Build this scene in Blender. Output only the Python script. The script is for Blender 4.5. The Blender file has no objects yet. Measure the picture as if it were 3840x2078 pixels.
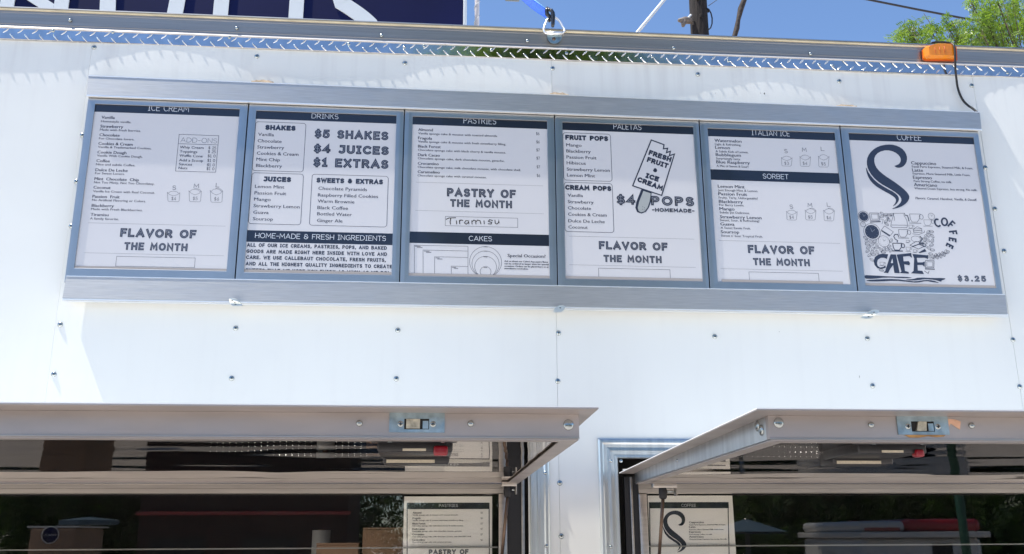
import bpy, bmesh, math, random
from mathutils import Vector, Matrix, noise
from mathutils.geometry import tessellate_polygon
random.seed(7)
S = bpy.context.scene
COL = S.collection
# ------------------------------------------------------------------ camera
CAM = Vector((-0.32584, -2.25346, 1.62)); FPX = 923.94
PITCH, YAW, ROLL = 0.27345, 0.09356, -0.0049
_cy, _sy, _cp, _sp = math.cos(YAW), math.sin(YAW), math.cos(PITCH), math.sin(PITCH)
FW = Vector((_sy*_cp, _cy*_cp, _sp)); _r = Vector((_cy, -_sy, 0)); _u = _r.cross(FW)
RT = _r*math.cos(ROLL) + _u*math.sin(ROLL); UP = -_r*math.sin(ROLL) + _u*math.cos(ROLL)
cd = bpy.data.cameras.new('camera'); cam = bpy.data.objects.new('camera', cd); COL.objects.link(cam)
m = Matrix((RT, UP, -FW)).transposed().to_4x4(); m.translation = CAM; cam.matrix_world = m
cd.sensor_width = 36; cd.lens = FPX/1024*36; cd.clip_start = .02; cd.clip_end = 3000
S.camera = cam
# ------------------------------------------------------------------ light
SUN = Vector((-0.41, -0.069, 0.907)).normalized()        # towards the sun
w = bpy.data.worlds.new('World'); S.world = w; w.use_nodes = True
nt = w.node_tree; bg = nt.nodes['Background']; sky = nt.nodes.new('ShaderNodeTexSky')
sky.sky_type = 'NISHITA'; sky.sun_disc = False
sky.sun_elevation = math.asin(SUN.z); sky.sun_rotation = math.atan2(SUN.x, SUN.y) % (2*math.pi)
sky.air_density = 1.0; sky.dust_density = 0.0; sky.ozone_density = 4.5; sky.altitude = 1200
nt.links.new(sky.outputs[0], bg.inputs[0]); bg.inputs[1].default_value = 0.15
sl = bpy.data.lights.new('sun', 'SUN'); sl.energy = 5.0; sl.angle = math.radians(.5); sl.color = (1, .94, .85)
so = bpy.data.objects.new('sun', sl); COL.objects.link(so); so.rotation_euler = SUN.to_track_quat('Z', 'Y').to_euler()
so.location = (0, 0, 20)
S.view_settings.view_transform = 'Standard'; S.view_settings.look = 'None'; S.view_settings.exposure = 0.63
S.view_settings.gamma = 1; S.view_settings.use_curve_mapping = False
S.cycles.max_bounces = 10; S.cycles.glossy_bounces = 6; S.cycles.transparent_max_bounces = 12
# ------------------------------------------------------------------ measuring (4K photo pixel -> point on the plane y)
def PO(X, Y, y=0.0):
    d = RT*(X/3.75-512) + UP*(277.07-Y/3.75) + FW*FPX
    return CAM + d*((y-CAM.y)/d.y)
def P(X, Y, y=0.0): return PO(X*1.490683, Y*1.490683, y)
# ------------------------------------------------------------------ materials
MATS = {}
def mat(name, col=(.5,.5,.5), rough=.5, metal=0, coat=0, noise_amt=0, noise_scale=20, stretch=(1,1,1), bump=0, bscale=80,
        spec=.5, emit=None, estr=0, rnoise=0, bstretch=(1,1,1), coatr=.05, aniso=0):
    m = bpy.data.materials.new(name); m.use_nodes = True; n = m.node_tree; b = n.nodes['Principled BSDF']
    b.inputs['Base Color'].default_value = (*col, 1); b.inputs['Roughness'].default_value = rough
    b.inputs['Metallic'].default_value = metal; b.inputs['Coat Weight'].default_value = coat
    b.inputs['Coat Roughness'].default_value = coatr
    b.inputs['Specular IOR Level'].default_value = spec
    if emit: b.inputs['Emission Color'].default_value = (*emit, 1); b.inputs['Emission Strength'].default_value = estr
    tc = n.nodes.new('ShaderNodeTexCoord')
    def nz(scale, st):
        mp = n.nodes.new('ShaderNodeMapping'); mp.inputs['Scale'].default_value = st
        t = n.nodes.new('ShaderNodeTexNoise'); t.inputs['Scale'].default_value = scale; t.inputs['Detail'].default_value = 5
        n.links.new(tc.outputs['Object'], mp.inputs[0]); n.links.new(mp.outputs[0], t.inputs[0]); return t
    if noise_amt:
        t = nz(noise_scale, stretch); r = n.nodes.new('ShaderNodeValToRGB')
        r.color_ramp.elements[0].position = .3; r.color_ramp.elements[1].position = .7
        r.color_ramp.elements[0].color = (*[c*(1-noise_amt) for c in col], 1)
        r.color_ramp.elements[1].color = (*[min(1, c*(1+noise_amt)) for c in col], 1)
        n.links.new(t.outputs[0], r.inputs[0]); n.links.new(r.outputs[0], b.inputs['Base Color'])
    if rnoise:
        t = nz(noise_scale*1.3, stretch); mr = n.nodes.new('ShaderNodeMapRange')
        mr.inputs[1].default_value = .3; mr.inputs[2].default_value = .7
        mr.inputs[3].default_value = max(0, rough-rnoise); mr.inputs[4].default_value = rough+rnoise
        n.links.new(t.outputs[0], mr.inputs[0]); n.links.new(mr.outputs[0], b.inputs['Roughness'])
    if bump:
        t = nz(bscale, bstretch); bp = n.nodes.new('ShaderNodeBump'); bp.inputs['Strength'].default_value = 1
        bp.inputs['Distance'].default_value = bump; n.links.new(t.outputs[0], bp.inputs['Height'])
        n.links.new(bp.outputs[0], b.inputs['Normal'])
        if coat: n.links.new(bp.outputs[0], b.inputs['Coat Normal'])
    if aniso:
        b.inputs['Anisotropic'].default_value = aniso; cx = n.nodes.new('ShaderNodeCombineXYZ'); cx.inputs[2].default_value = 1
        n.links.new(cx.outputs[0], b.inputs['Tangent'])
    MATS[name] = m; return m
mat('white_paint', (.785,.795,.755), .38, noise_amt=.025, noise_scale=3, bump=.0011, bscale=4, coat=.25, coatr=.2)
mat('hatch_white', (.85,.85,.84), .35)
mat('rail_metal', (.38,.36,.335), .42, .9, noise_amt=.10, noise_scale=6, stretch=(.6,20,40), rnoise=.05, aniso=.6)
mat('rail_light', (.50,.49,.47), .38, 1, noise_amt=.08, noise_scale=10, stretch=(1,8,8))
mat('sealant', (.72,.62,.42), .6, noise_amt=.15, noise_scale=18)
mat('tread_plate', (.62,.62,.62), .10, 1, noise_amt=.12, noise_scale=30, rnoise=.05, bump=.00008, bscale=30)
mat('tread', (.66,.67,.68), .24, 1, noise_amt=.25, noise_scale=40)
mat('brushed', (.53,.535,.53), .46, 1, noise_amt=.09, noise_scale=8, stretch=(2.2,20,50), rnoise=.06, bump=.00003, bscale=60, bstretch=(.06,1,1.5), aniso=.7)
mat('frame_alu', (.47,.465,.455), .34, 1, noise_amt=.05, noise_scale=12)
mat('bright_edge', (.94,.93,.90), .35, .7)  # pale tone carries the sunlit hatches' reflection on the channel lips
mat('zinc', (.42,.46,.46), .22, 1, noise_amt=.12, noise_scale=300)
mat('dark_hole', (.01,.01,.01), .7)
mat('poster_paper', (.61,.60,.605), .35, coat=.55, coatr=.04, bump=.0007, bscale=4)
mat('navy_ink', (.008,.012,.026), .35, coat=.6, coatr=.04, bump=.0007, bscale=4)
mat('ink', (.02,.026,.05), .4, coat=.6, coatr=.05)
mat('ink_soft', (.05,.055,.075), .45, coat=.6, coatr=.05)
mat('title_ink', (.75,.78,.82), .4, coat=.6, coatr=.05)
mat('inline_ink', (.30,.31,.35), .4, coat=.6, coatr=.05)
mat('stick_grey', (.36,.38,.37), .5, coat=.6)
mat('marker_ink', (.02,.012,.01), .4, coat=.6)
mat('lower_strip', (.36,.33,.31), .6)
mat('tan_scrap', (.62,.48,.33), .85, noise_amt=.35, noise_scale=90, bump=.002, bscale=120)
mat('alu_warm', (.46,.42,.40), .50, .75, noise_amt=.10, noise_scale=5, stretch=(1,3,3), rnoise=.08, bump=.0001, bscale=40)
mat('sash_alu', (.58,.54,.49), .36, 1, noise_amt=.10, noise_scale=20, stretch=(.4,6,6))
mat('window_alu', (.60,.62,.62), .33, 1, noise_amt=.12, noise_scale=12, stretch=(6,6,.5))
mat('rubber', (.012,.012,.014), .6, bump=.0003, bscale=150)
mat('black_plastic', (.018,.018,.02), .35, noise_amt=.2, noise_scale=60, bump=.0002, bscale=90)
mat('red_plastic', (.26,.005,.015), .3, coat=.3)
mat('label_tan', (.62,.55,.42), .6, noise_amt=.1, noise_scale=300)
mat('latch_zinc', (.38,.48,.52), .42, 1, noise_amt=.25, noise_scale=70, rnoise=.12)
mat('latch_bolt', (.55,.50,.38), .5, .7, noise_amt=.35, noise_scale=120)
mat('adhesive', (.45,.24,.08), .7, noise_amt=.35, noise_scale=60, bump=.0008, bscale=120)
mat('adhesive_pink', (.70,.42,.28), .7, noise_amt=.2, noise_scale=60)
mat('rod', (.16,.11,.08), .35, .8, noise_amt=.2, noise_scale=50)
mat('sign_navy', (.004,.006,.05), .5, noise_amt=.25, noise_scale=2, spec=.2)
mat('sign_white', (.70,.73,.75), .45)
mat('pole_white', (.62,.58,.60), .5, noise_amt=.1, noise_scale=30)
mat('blue_strap', (.015,.12,.75), .7, noise_amt=.3, noise_scale=160, bump=.0008, bscale=300)
mat('strap_light', (.25,.55,.95), .7)
mat('hook_black', (.015,.015,.016), .25, coat=.6)
mat('orange_lens', (1,.30,.008), .22, noise_amt=.1, noise_scale=60, coat=.5)
MATS['orange_lens'].node_tree.nodes['Principled BSDF'].inputs['Transmission Weight'].default_value = .25
mat('orange_base', (.55,.10,.01), .4)
mat('cable_black', (.012,.012,.013), .45)
mat('pole_wood', (.013,.009,.008), .9, noise_amt=.6, noise_scale=9, stretch=(3,3,.5), bump=.02, bscale=9, bstretch=(3,3,.4))  # shade on the visible side is put into this near-black colour
mat('insulator', (.16,.13,.11), .6, noise_amt=.3)
mat('brown_cable', (.035,.024,.02), .8, noise_amt=.5, noise_scale=14, bump=.01, bscale=18)
mat('guy_guard', (.62,.64,.66), .5)
mat('wire', (.02,.02,.025), .6)
mat('bark', (.09,.065,.05), .9, noise_amt=.3, noise_scale=14, bump=.01, bscale=20)
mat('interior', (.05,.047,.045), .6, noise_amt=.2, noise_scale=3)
mat('shelf_steel', (.35,.34,.33), .4, 1)
mat('cardboard', (.30,.19,.125), .85, noise_amt=.08, noise_scale=14)
mat('roll_paper', (.66,.64,.6), .8)
mat('notice_paper', (.88,.86,.84), .5, coat=.4)
mat('concrete', (.53,.475,.425), .9, noise_amt=.15, noise_scale=2.5, bump=.004, bscale=120)  # light concrete, made paler to bounce more light onto the trailer
mat('red_paint', (.33,.02,.025), .35, coat=.4); mat('cream_paint', (.60,.58,.55), .35, coat=.4)
mat('tyre', (.02,.02,.02), .8); mat('green_paint', (.025,.10,.06), .5); mat('canopy_blue', (.07,.12,.16), .7)
mat('brick_red', (.045,.02,.018), .85, noise_amt=.2, noise_scale=6); mat('led', (1,1,1), .4, emit=(1,.98,.92), estr=6)
def leaf_mat(name, a, b):
    m = bpy.data.materials.new(name); m.use_nodes = True; n = m.node_tree; p = n.nodes['Principled BSDF']
    g = n.nodes.new('ShaderNodeObjectInfo'); gi = n.nodes.new('ShaderNodeNewGeometry')
    r = n.nodes.new('ShaderNodeValToRGB'); r.color_ramp.elements[0].color = (*a,1); r.color_ramp.elements[1].color = (*b,1)
    n.links.new(gi.outputs['Random Per Island'], r.inputs[0]); n.links.new(r.outputs[0], p.inputs['Base Color'])
    p.inputs['Roughness'].default_value = .45
    tr = n.nodes.new('ShaderNodeBsdfTranslucent'); mx = n.nodes.new('ShaderNodeMixShader'); mx.inputs[0].default_value = .38
    hs = n.nodes.new('ShaderNodeHueSaturation'); hs.inputs['Value'].default_value = 1.9; hs.inputs['Saturation'].default_value = 1.15
    n.links.new(r.outputs[0], hs.inputs['Color']); n.links.new(hs.outputs[0], tr.inputs[0])
    n.links.new(p.outputs[0], mx.inputs[1]); n.links.new(tr.outputs[0], mx.inputs[2])
    n.links.new(mx.outputs[0], n.nodes['Material Output'].inputs[0]); MATS[name] = m
leaf_mat('leaves', (.08,.14,.022), (.21,.30,.055)); leaf_mat('leaves_dark', (.020,.045,.012), (.06,.11,.025))
# glass
g = bpy.data.materials.new('glass'); g.use_nodes = True; n = g.node_tree; n.nodes.remove(n.nodes['Principled BSDF'])
tr = n.nodes.new('ShaderNodeBsdfTransparent'); tr.inputs[0].default_value = (.97,.97,.95,1)
gl = n.nodes.new('ShaderNodeBsdfGlossy'); gl.inputs['Roughness'].default_value = .01
fr = n.nodes.new('ShaderNodeFresnel'); fr.inputs[0].default_value = 2.05
mx = n.nodes.new('ShaderNodeMixShader'); gb = n.nodes.new('ShaderNodeNewGeometry'); iv = n.nodes.new('ShaderNodeMath'); iv.operation = 'SUBTRACT'; iv.inputs[0].default_value = 1
ml_ = n.nodes.new('ShaderNodeMath'); ml_.operation = 'MULTIPLY'; n.links.new(gb.outputs['Backfacing'], iv.inputs[1])
n.links.new(fr.outputs[0], ml_.inputs[0]); n.links.new(iv.outputs[0], ml_.inputs[1]); n.links.new(ml_.outputs[0], mx.inputs[0]); n.links.new(tr.outputs[0], mx.inputs[1])
n.links.new(gl.outputs[0], mx.inputs[2]); n.links.new(mx.outputs[0], n.nodes['Material Output'].inputs[0]); MATS['glass'] = g
# mirror underside of the hatches: polished sheet, slightly wavy
m = mat('polished_sheet', (.38,.34,.31), .02, 1)
n = m.node_tree; b = n.nodes['Principled BSDF']; tc = n.nodes.new('ShaderNodeTexCoord')
mp = n.nodes.new('ShaderNodeMapping'); mp.inputs['Scale'].default_value = (1.3, 3.2, 1)
t = n.nodes.new('ShaderNodeTexNoise'); t.inputs['Scale'].default_value = 1.7; t.inputs['Detail'].default_value = 1.2
bp = n.nodes.new('ShaderNodeBump'); bp.inputs['Distance'].default_value = .0034; bp.inputs['Strength'].default_value = 1
n.links.new(tc.outputs['Object'], mp.inputs[0]); n.links.new(mp.outputs[0], t.inputs[0])
n.links.new(t.outputs[0], bp.inputs['Height']); n.links.new(bp.outputs[0], b.inputs['Normal'])
# dirt runs on the white panels (rain streaks below the tread plate)
n = MATS['white_paint'].node_tree; b = n.nodes['Principled BSDF']
src = b.inputs['Base Color'].links[0].from_socket
tc = n.nodes.new('ShaderNodeTexCoord'); mp = n.nodes.new('ShaderNodeMapping'); mp.inputs['Scale'].default_value = (9, 1, .55)
t = n.nodes.new('ShaderNodeTexNoise'); t.inputs['Scale'].default_value = 3.5; t.inputs['Detail'].default_value = 6
rp = n.nodes.new('ShaderNodeValToRGB'); rp.color_ramp.elements[0].position = .52; rp.color_ramp.elements[1].position = .78
sx = n.nodes.new('ShaderNodeSeparateXYZ'); mr = n.nodes.new('ShaderNodeMapRange')
mr.inputs[1].default_value = 2.70; mr.inputs[2].default_value = 2.88; mr.inputs[3].default_value = .06; mr.inputs[4].default_value = .34
mm = n.nodes.new('ShaderNodeMath'); mm.operation = 'MULTIPLY'
mc = n.nodes.new('ShaderNodeMixRGB'); mc.inputs[2].default_value = (.46,.43,.42,1)
n.links.new(tc.outputs['Object'], mp.inputs[0]); n.links.new(mp.outputs[0], t.inputs[0]); n.links.new(t.outputs[0], rp.inputs[0])
n.links.new(tc.outputs['Object'], sx.inputs[0]); n.links.new(sx.outputs['Z'], mr.inputs[0])
n.links.new(rp.outputs[0], mm.inputs[0]); n.links.new(mr.outputs[0], mm.inputs[1]); n.links.new(mm.outputs[0], mc.inputs[0])
n.links.new(src, mc.inputs[1]); n.links.new(mc.outputs[0], b.inputs['Base Color'])
# ------------------------------------------------------------------ object helpers
ORG = {}
def tag(o, label=None, cat=None, group=None, kind=None):
    for k, v in (('label', label), ('category', cat), ('group', group), ('kind', kind)):
        if v: o[k] = v
    return o
def thing(name, loc, label, cat, group=None):
    o = bpy.data.objects.new(name, None); COL.objects.link(o); o.location = loc; o.empty_display_size = .1
    ORG[o.name] = Vector(loc); return tag(o, label, cat, group)
def link(name, me, parent=None, origin=None):
    po = ORG[parent.name] if parent else Vector((0,0,0))
    origin = po if origin is None else Vector(origin)
    o = bpy.data.objects.new(name, me); COL.objects.link(o)
    if parent: o.parent = parent
    o.location = origin-po; ORG[o.name] = origin.copy(); return o
class MB:
    def __init__(s): s.v = []; s.f = []; s.sm = []
    def add(s, vs, fs, smooth=False):
        k = len(s.v); s.v += [Vector(v) for v in vs]; s.f += [tuple(i+k for i in f) for f in fs]; s.sm += [smooth]*len(fs); return s
    def box(s, x0, x1, y0, y1, z0, z1):
        v = [(x,y,z) for z in (z0,z1) for y in (y0,y1) for x in (x0,x1)]
        return s.add(v, [(0,2,3,1),(4,5,7,6),(0,1,5,4),(2,6,7,3),(0,4,6,2),(1,3,7,5)])
    def bbox(s, x0, x1, y0, y1, z0, z1, b):                        # box with bevelled edges
        bm = bmesh.new(); bmesh.ops.create_cube(bm, size=1)
        for v in bm.verts: v.co = ((x0+x1)/2+v.co.x*(x1-x0), (y0+y1)/2+v.co.y*(y1-y0), (z0+z1)/2+v.co.z*(z1-z0))
        bmesh.ops.bevel(bm, geom=bm.edges[:], offset=b, segments=2, affect='EDGES', profile=.5)
        bm.verts.index_update(); s.add([v.co.copy() for v in bm.verts], [[v.index for v in f.verts] for f in bm.faces], True); bm.free(); return s
    def prism(s, pts, ax, ay, d):                                  # polygon pts (list of Vector 3D) extruded by d
        k = len(pts); n_ = len(pts); v = list(pts)+[p+d for p in pts]
        tri = tessellate_polygon([pts])
        fs = [tuple(t) for t in tri]+[tuple(i+k for i in reversed(t)) for t in tri]
        fs += [(i, (i+1)%n_, (i+1)%n_+k, i+k) for i in range(n_)]
        return s.add(v, fs)
    def tube(s, pts, r, seg=8, cap=True, closed=False):
        pts = [Vector(p) for p in pts]; rs = r if isinstance(r, (list,tuple)) else [r]*len(pts); vs = []; fs = []; prev = None
        N = len(pts)
        for i, p in enumerate(pts):
            a = pts[(i-1)%N] if (closed or i > 0) else p; b = pts[(i+1)%N] if (closed or i < N-1) else p
            t = (b-a).normalized()
            if prev is None: u = t.cross(Vector((0,0,1)) if abs(t.z) < .9 else Vector((1,0,0))).normalized()
            else: u = (prev - t*prev.dot(t)).normalized()
            prev = u; v_ = t.cross(u)
            for j in range(seg):
                an = 2*math.pi*j/seg; vs.append(p+(u*math.cos(an)+v_*math.sin(an))*rs[i])
        for i in range(N-1 if not closed else N):
            for j in range(seg):
                fs.append((i*seg+j, i*seg+(j+1)%seg, ((i+1)%N)*seg+(j+1)%seg, ((i+1)%N)*seg+j))
        if cap and not closed: fs += [tuple(reversed(range(seg))), tuple((N-1)*seg+j for j in range(seg))]
        return s.add(vs, fs, True)
    def dome(s, c, r, h, ax=Vector((0,-1,0)), rings=4, seg=14, rim=.0):
        ax = Vector(ax).normalized(); u = ax.cross(Vector((0,0,1)) if abs(ax.z) < .9 else Vector((1,0,0))).normalized(); v_ = ax.cross(u); c = Vector(c)
        vs = []; fs = []
        prof = ([(r, 0), (r, rim)] if rim else [(r, 0)])+[(r*math.cos(math.pi/2*i/rings), rim+h*math.sin(math.pi/2*i/rings)) for i in range(1, rings)]
        for rr, hh in prof:
            for j in range(seg):
                a = 2*math.pi*j/seg; vs.append(c+(u*math.cos(a)+v_*math.sin(a))*rr+ax*hh)
        vs.append(c+ax*(rim+h)); L = len(prof)
        for i in range(L-1):
            for j in range(seg): fs.append((i*seg+j, i*seg+(j+1)%seg, (i+1)*seg+(j+1)%seg, (i+1)*seg+j))
        for j in range(seg): fs.append(((L-1)*seg+j, (L-1)*seg+(j+1)%seg, L*seg))
        return s.add(vs, fs, True)
    def extr(s, prof, x0, x1, zf=None):                            # profile (y,z) extruded along x; zf(x) adds height
        n_ = len(prof); xs = [x0, x1] if zf is None else [x0+(x1-x0)*i/24 for i in range(25)]
        vs = [(x, y, z+(zf(x) if zf else 0)) for x in xs for y, z in prof]; fs = []
        for i in range(len(xs)-1):
            for j in range(n_): fs.append((i*n_+j, i*n_+(j+1)%n_, (i+1)*n_+(j+1)%n_, (i+1)*n_+j))
        fs += [tuple(reversed(range(n_))), tuple((len(xs)-1)*n_+j for j in range(n_))]
        return s.add(vs, fs)
    def mesh(s, name, m, origin=Vector((0,0,0))):
        me = bpy.data.meshes.new(name); me.from_pydata([v-Vector(origin) for v in s.v], [], s.f)
        me.polygons.foreach_set('use_smooth', s.sm)
        me.materials.append(MATS[m]); bm = bmesh.new(); bm.from_mesh(me)
        if len(s.f) < 60000: bmesh.ops.recalc_face_normals(bm, faces=bm.faces[:])
        bm.to_mesh(me); bm.free(); me.update(); return me
    def build(s, name, m, parent=None, origin=None):
        og = (ORG[parent.name] if parent else Vector((0,0,0))) if origin is None else Vector(origin)
        return link(name, s.mesh(name, m, og), parent, og)
# ------------------------------------------------------------------ stroke alphabet (caps) for the printed headings
def arc(cx, cy, rx, ry, a0, a1, n_=9): return [(cx+rx*math.cos(math.radians(a0+(a1-a0)*i/n_)), cy+ry*math.sin(math.radians(a0+(a1-a0)*i/n_))) for i in range(n_+1)]
O_ = arc(.38,.5,.38,.5,90,450,24)
GL = {'A': (.74, [[(0,0),(.37,1),(.74,0)], [(.22,.3),(.52,.3)]]),
 'B': (.6, [[(0,0),(0,1),(.3,1)]+arc(.32,.76,.24,.24,90,-90)+[(0,.52)], [(0,0),(.32,0)]+arc(.34,.26,.26,.26,-90,90)+[(.3,.52)]]),
 'C': (.66, [arc(.38,.5,.38,.5,48,312,18)]), 'D': (.68, [[(0,0),(0,1),(.25,1)]+arc(.25,.5,.43,.5,88,-88,16)+[(.25,0),(0,0)]]),
 'E': (.52, [[(.52,1),(0,1),(0,0),(.52,0)], [(0,.52),(.44,.52)]]), 'F': (.5, [[(.5,1),(0,1),(0,0)], [(0,.5),(.42,.5)]]),
 'G': (.7, [arc(.38,.5,.38,.5,48,340,20)+[(.72,.44),(.42,.44)]]), 'H': (.62, [[(0,0),(0,1)], [(.62,0),(.62,1)], [(0,.5),(.62,.5)]]),
 'I': (.3, [[(.15,0),(.15,1)], [(0,0),(.3,0)], [(0,1),(.3,1)]]), 'J': (.48, [[(.12,1),(.46,1),(.46,.28)]+arc(.22,.25,.24,.25,0,-140)]),
 'K': (.6, [[(0,0),(0,1)], [(.56,1),(.14,.58)], [(.26,.6),(.58,0)]]), 'L': (.5, [[(0,1),(0,0),(.5,0)]]),
 'M': (.8, [[(0,0),(.06,1),(.4,.3),(.74,1),(.8,0)]]), 'N': (.64, [[(0,0),(0,1),(.64,0),(.64,1)]]), 'O': (.76, [O_]),
 'P': (.56, [[(0,0),(0,1),(.28,1)]+arc(.28,.73,.28,.27,90,-90)+[(0,.46)]]), 'Q': (.78, [O_, [(.48,.24),(.74,-.04)]]),
 'R': (.6, [[(0,0),(0,1),(.28,1)]+arc(.28,.73,.28,.27,90,-90)+[(0,.46)], [(.28,.46),(.6,0)]]),
 'S': (.54, [arc(.27,.75,.25,.25,30,255,12)+arc(.27,.26,.27,.26,75,-150,12)]), 'T': (.58, [[(.29,0),(.29,1)], [(0,1),(.58,1)]]),
 'U': (.6, [[(0,1),(0,.32)]+arc(.3,.3,.3,.3,180,360)+[(.6,1)]]), 'V': (.68, [[(0,1),(.34,0),(.68,1)]]),
 'W': (.98, [[(0,1),(.25,0),(.49,.9),(.73,0),(.98,1)]]), 'X': (.62, [[(0,0),(.62,1)], [(0,1),(.62,0)]]),
 'Y': (.62, [[(0,1),(.31,.46),(.62,1)], [(.31,.46),(.31,0)]]), 'Z': (.56, [[(0,1),(.56,1),(0,0),(.56,0)]]),
 '&': (.66, [arc(.3,.76,.2,.22,-30,200,12)+[(.56,.22)], arc(.3,.28,.29,.28,110,350,14)+[(.62,.5)]]),
 '$': (.54, [arc(.27,.72,.24,.2,30,255,12)+arc(.27,.28,.26,.22,75,-150,12), [(.27,1.1),(.27,-.1)]]),
 '1': (.34, [[(0,.8),(.2,1),(.2,0)], [(.02,0),(.36,0)]]), '2': (.52, [arc(.26,.74,.25,.26,165,-35,12)+[(0,0),(.52,0)]]),
 '3': (.5, [arc(.24,.75,.22,.23,150,-85,10)+arc(.25,.27,.26,.26,85,-150,12)]), '4': (.58, [[(.44,0),(.44,1),(0,.28),(.58,.28)]]),
 '5': (.52, [[(.48,1),(.08,1),(.04,.56)]+arc(.24,.31,.28,.31,115,-150,12)]), '6': (.52, [[(.4,1),(.1,.5)]+arc(.26,.28,.25,.28,150,510,16)]),
 '7': (.5, [[(0,1),(.5,1),(.16,0)]]), '0': (.56, [arc(.28,.5,.28,.5,90,450,20)]), '-': (.34, [[(0,.45),(.34,.45)]]),
 '.': (.08, [[(.04,0),(.04,.02)]]), ',': (.1, [[(.07,.08),(.0,-.16)]]), '!': (.08, [[(.04,1),(.04,.3)], [(.04,0),(.04,.02)]]), ' ': (.3, [])}
def ribbon(pts, wd):
    out = []; q = [pts[0]]
    for p in pts[1:]:
        if (p[0]-q[-1][0])**2+(p[1]-q[-1][1])**2 > 1e-12: q.append(p)
    closed = len(q) > 3 and abs(q[0][0]-q[-1][0])+abs(q[0][1]-q[-1][1]) < 1e-7
    if closed: q = q[:-1]
    N = len(q)
    if N < 2: return [], False
    for i in range(N):
        a = q[i-1] if (closed or i > 0) else None; b = q[(i+1)%N] if (closed or i < N-1) else None; p = q[i]
        d1 = Vector((p[0]-a[0], p[1]-a[1])).normalized() if a else None; d2 = Vector((b[0]-p[0], b[1]-p[1])).normalized() if b else None
        if d1 is None: d1 = d2
        if d2 is None: d2 = d1
        n1 = Vector((-d1.y, d1.x)); n2 = Vector((-d2.y, d2.x)); mt = (n1+n2)
        mt = mt.normalized() if mt.length > 1e-6 else n1
        k = min(1/max(.35, mt.dot(n1)), 2.2)*wd/2
        out.append(((p[0]+mt.x*k, p[1]+mt.y*k), (p[0]-mt.x*k, p[1]-mt.y*k)))
    return out, closed
class Sheet:
    """flat print on a poster: 2-D strokes and polygons laid on the plane y = y0 (facing -y)"""
    def __init__(s, crop, y0): s.c = crop; s.y0 = y0; s.lay = {}; s.k = 0
    def w(s, x, y):
        ox, oy, sc = s.c; p = PO(ox+x/sc, oy+y/sc, s.y0); return Vector((p.x, p.z))
    def mb(s, ink): return s.lay.setdefault(ink, MB())
    def off(s, lvl):
        s.k += 1; return s.y0-.00008*lvl-.0000003*s.k
    def stroke(s, pts, wd, ink, lvl=3, ext=0):                     # pts in world (x,z)
        if ext and len(pts) > 1:
            pts = [Vector(p) for p in pts]
            if (pts[0]-pts[-1]).length > 1e-7:
                a, b = pts[0]-pts[1], pts[-1]-pts[-2]; pts[0] = pts[0]+a.normalized()*ext; pts[-1] = pts[-1]+b.normalized()*ext
        r, closed = ribbon([tuple(p) for p in pts], wd)
        if not r: return
        y = s.off(lvl); vs = []
        for a, b in r: vs += [(a[0], y, a[1]), (b[0], y, b[1])]
        N = len(r); fs = [(2*i, 2*i+1, 2*((i+1)%N)+1, 2*((i+1)%N)) for i in range(N if closed else N-1)]
        s.mb(ink).add(vs, fs)
    def line(s, pts, wpx, ink='ink', lvl=3):                       # pts in crop pixels
        s.stroke([s.w(*p) for p in pts], wpx*s.px(), ink, lvl)
    def px(s): return (s.w(601,500)-s.w(600,500)).length
    def band(s, x0, x1, z0, z1, parent):
        m_ = MB(); m_.box(x0, x1, s.y0-.00008, s.y0-.00002, z0, z1); m_.build('title_band', 'navy_ink', parent)
    def poly(s, pts, ink, lvl=2, world=False):
        P3 = [s.w(*p) if not world else Vector(p) for p in pts]; y = s.off(lvl); v = [Vector((p.x, y, p.y)) for p in P3]
        s.mb(ink).add(v, [tuple(t) for t in tessellate_polygon([v])])
    def caps(s, x, y, xr, yr, cap, txt, wt, ink='ink', inline=None, gap=.2, lvl=3, bx=None):
        a = s.w(x, y); b = s.w(xr, yr); L = (b-a).length if bx else abs(b.x-a.x)
        H = (s.w(x, y)-s.w(x, y-cap)).length; H = abs(s.w(x,y-cap).y-a.y) if not bx else H
        adv = sum(GL[c][0]+gap for c in txt)-gap; ux = L/(adv+wt)
        if bx: e1 = (b-a).normalized(); e2 = Vector((-e1.y, e1.x))
        else: e1 = Vector((1,0)); e2 = Vector((0,1))
        Hh = H-wt*min(ux,H); cx = wt/2
        for c in txt:
            wdt, st = GL[c]
            for k in st:
                pts = [a+e1*((cx+p[0])*ux)+e2*(wt*min(ux,H)/2+p[1]*Hh) for p in k]
                s.stroke(pts, wt*min(ux,H), ink, lvl, wt*min(ux,H)*.48)
                if inline: s.stroke(pts, wt*min(ux,H)*inline, 'inline_ink', lvl+1)
            cx += wdt+gap
    def text(s, x, y, xr, cap, txt, bold=0, ink='ink', shear=0, lvl=3):
        a = s.w(x, y); b = s.w(xr, y+(xr-x)*.028); H = abs(s.w(x,y-cap).y-a.y)
        c = bpy.data.curves.new('t', 'FONT'); c.body = txt; c.size = 1; c.resolution_u = 2; c.shear = shear
        c.fill_mode = 'FRONT'
        o = bpy.data.objects.new('t', c); me = bpy.data.meshes.new_from_object(o)
        if not len(me.vertices): return
        xs = [v.co.x for v in me.vertices]; x0, x1 = min(xs), max(xs); kx = abs(b.x-a.x)/(x1-x0); kz = H/.73
        for dx in ((-1,1) if bold < .01 else (-1.6,0,1.6)):
            y_ = s.off(lvl); s.mb(ink).add([(a.x+(v.co.x-x0)*kx+dx*s.px()*.5, y_, a.y+v.co.y*kz) for v in me.vertices], [tuple(p.vertices) for p in me.polygons])
        bpy.data.objects.remove(o); bpy.data.curves.remove(c); bpy.data.meshes.remove(me)
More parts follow.
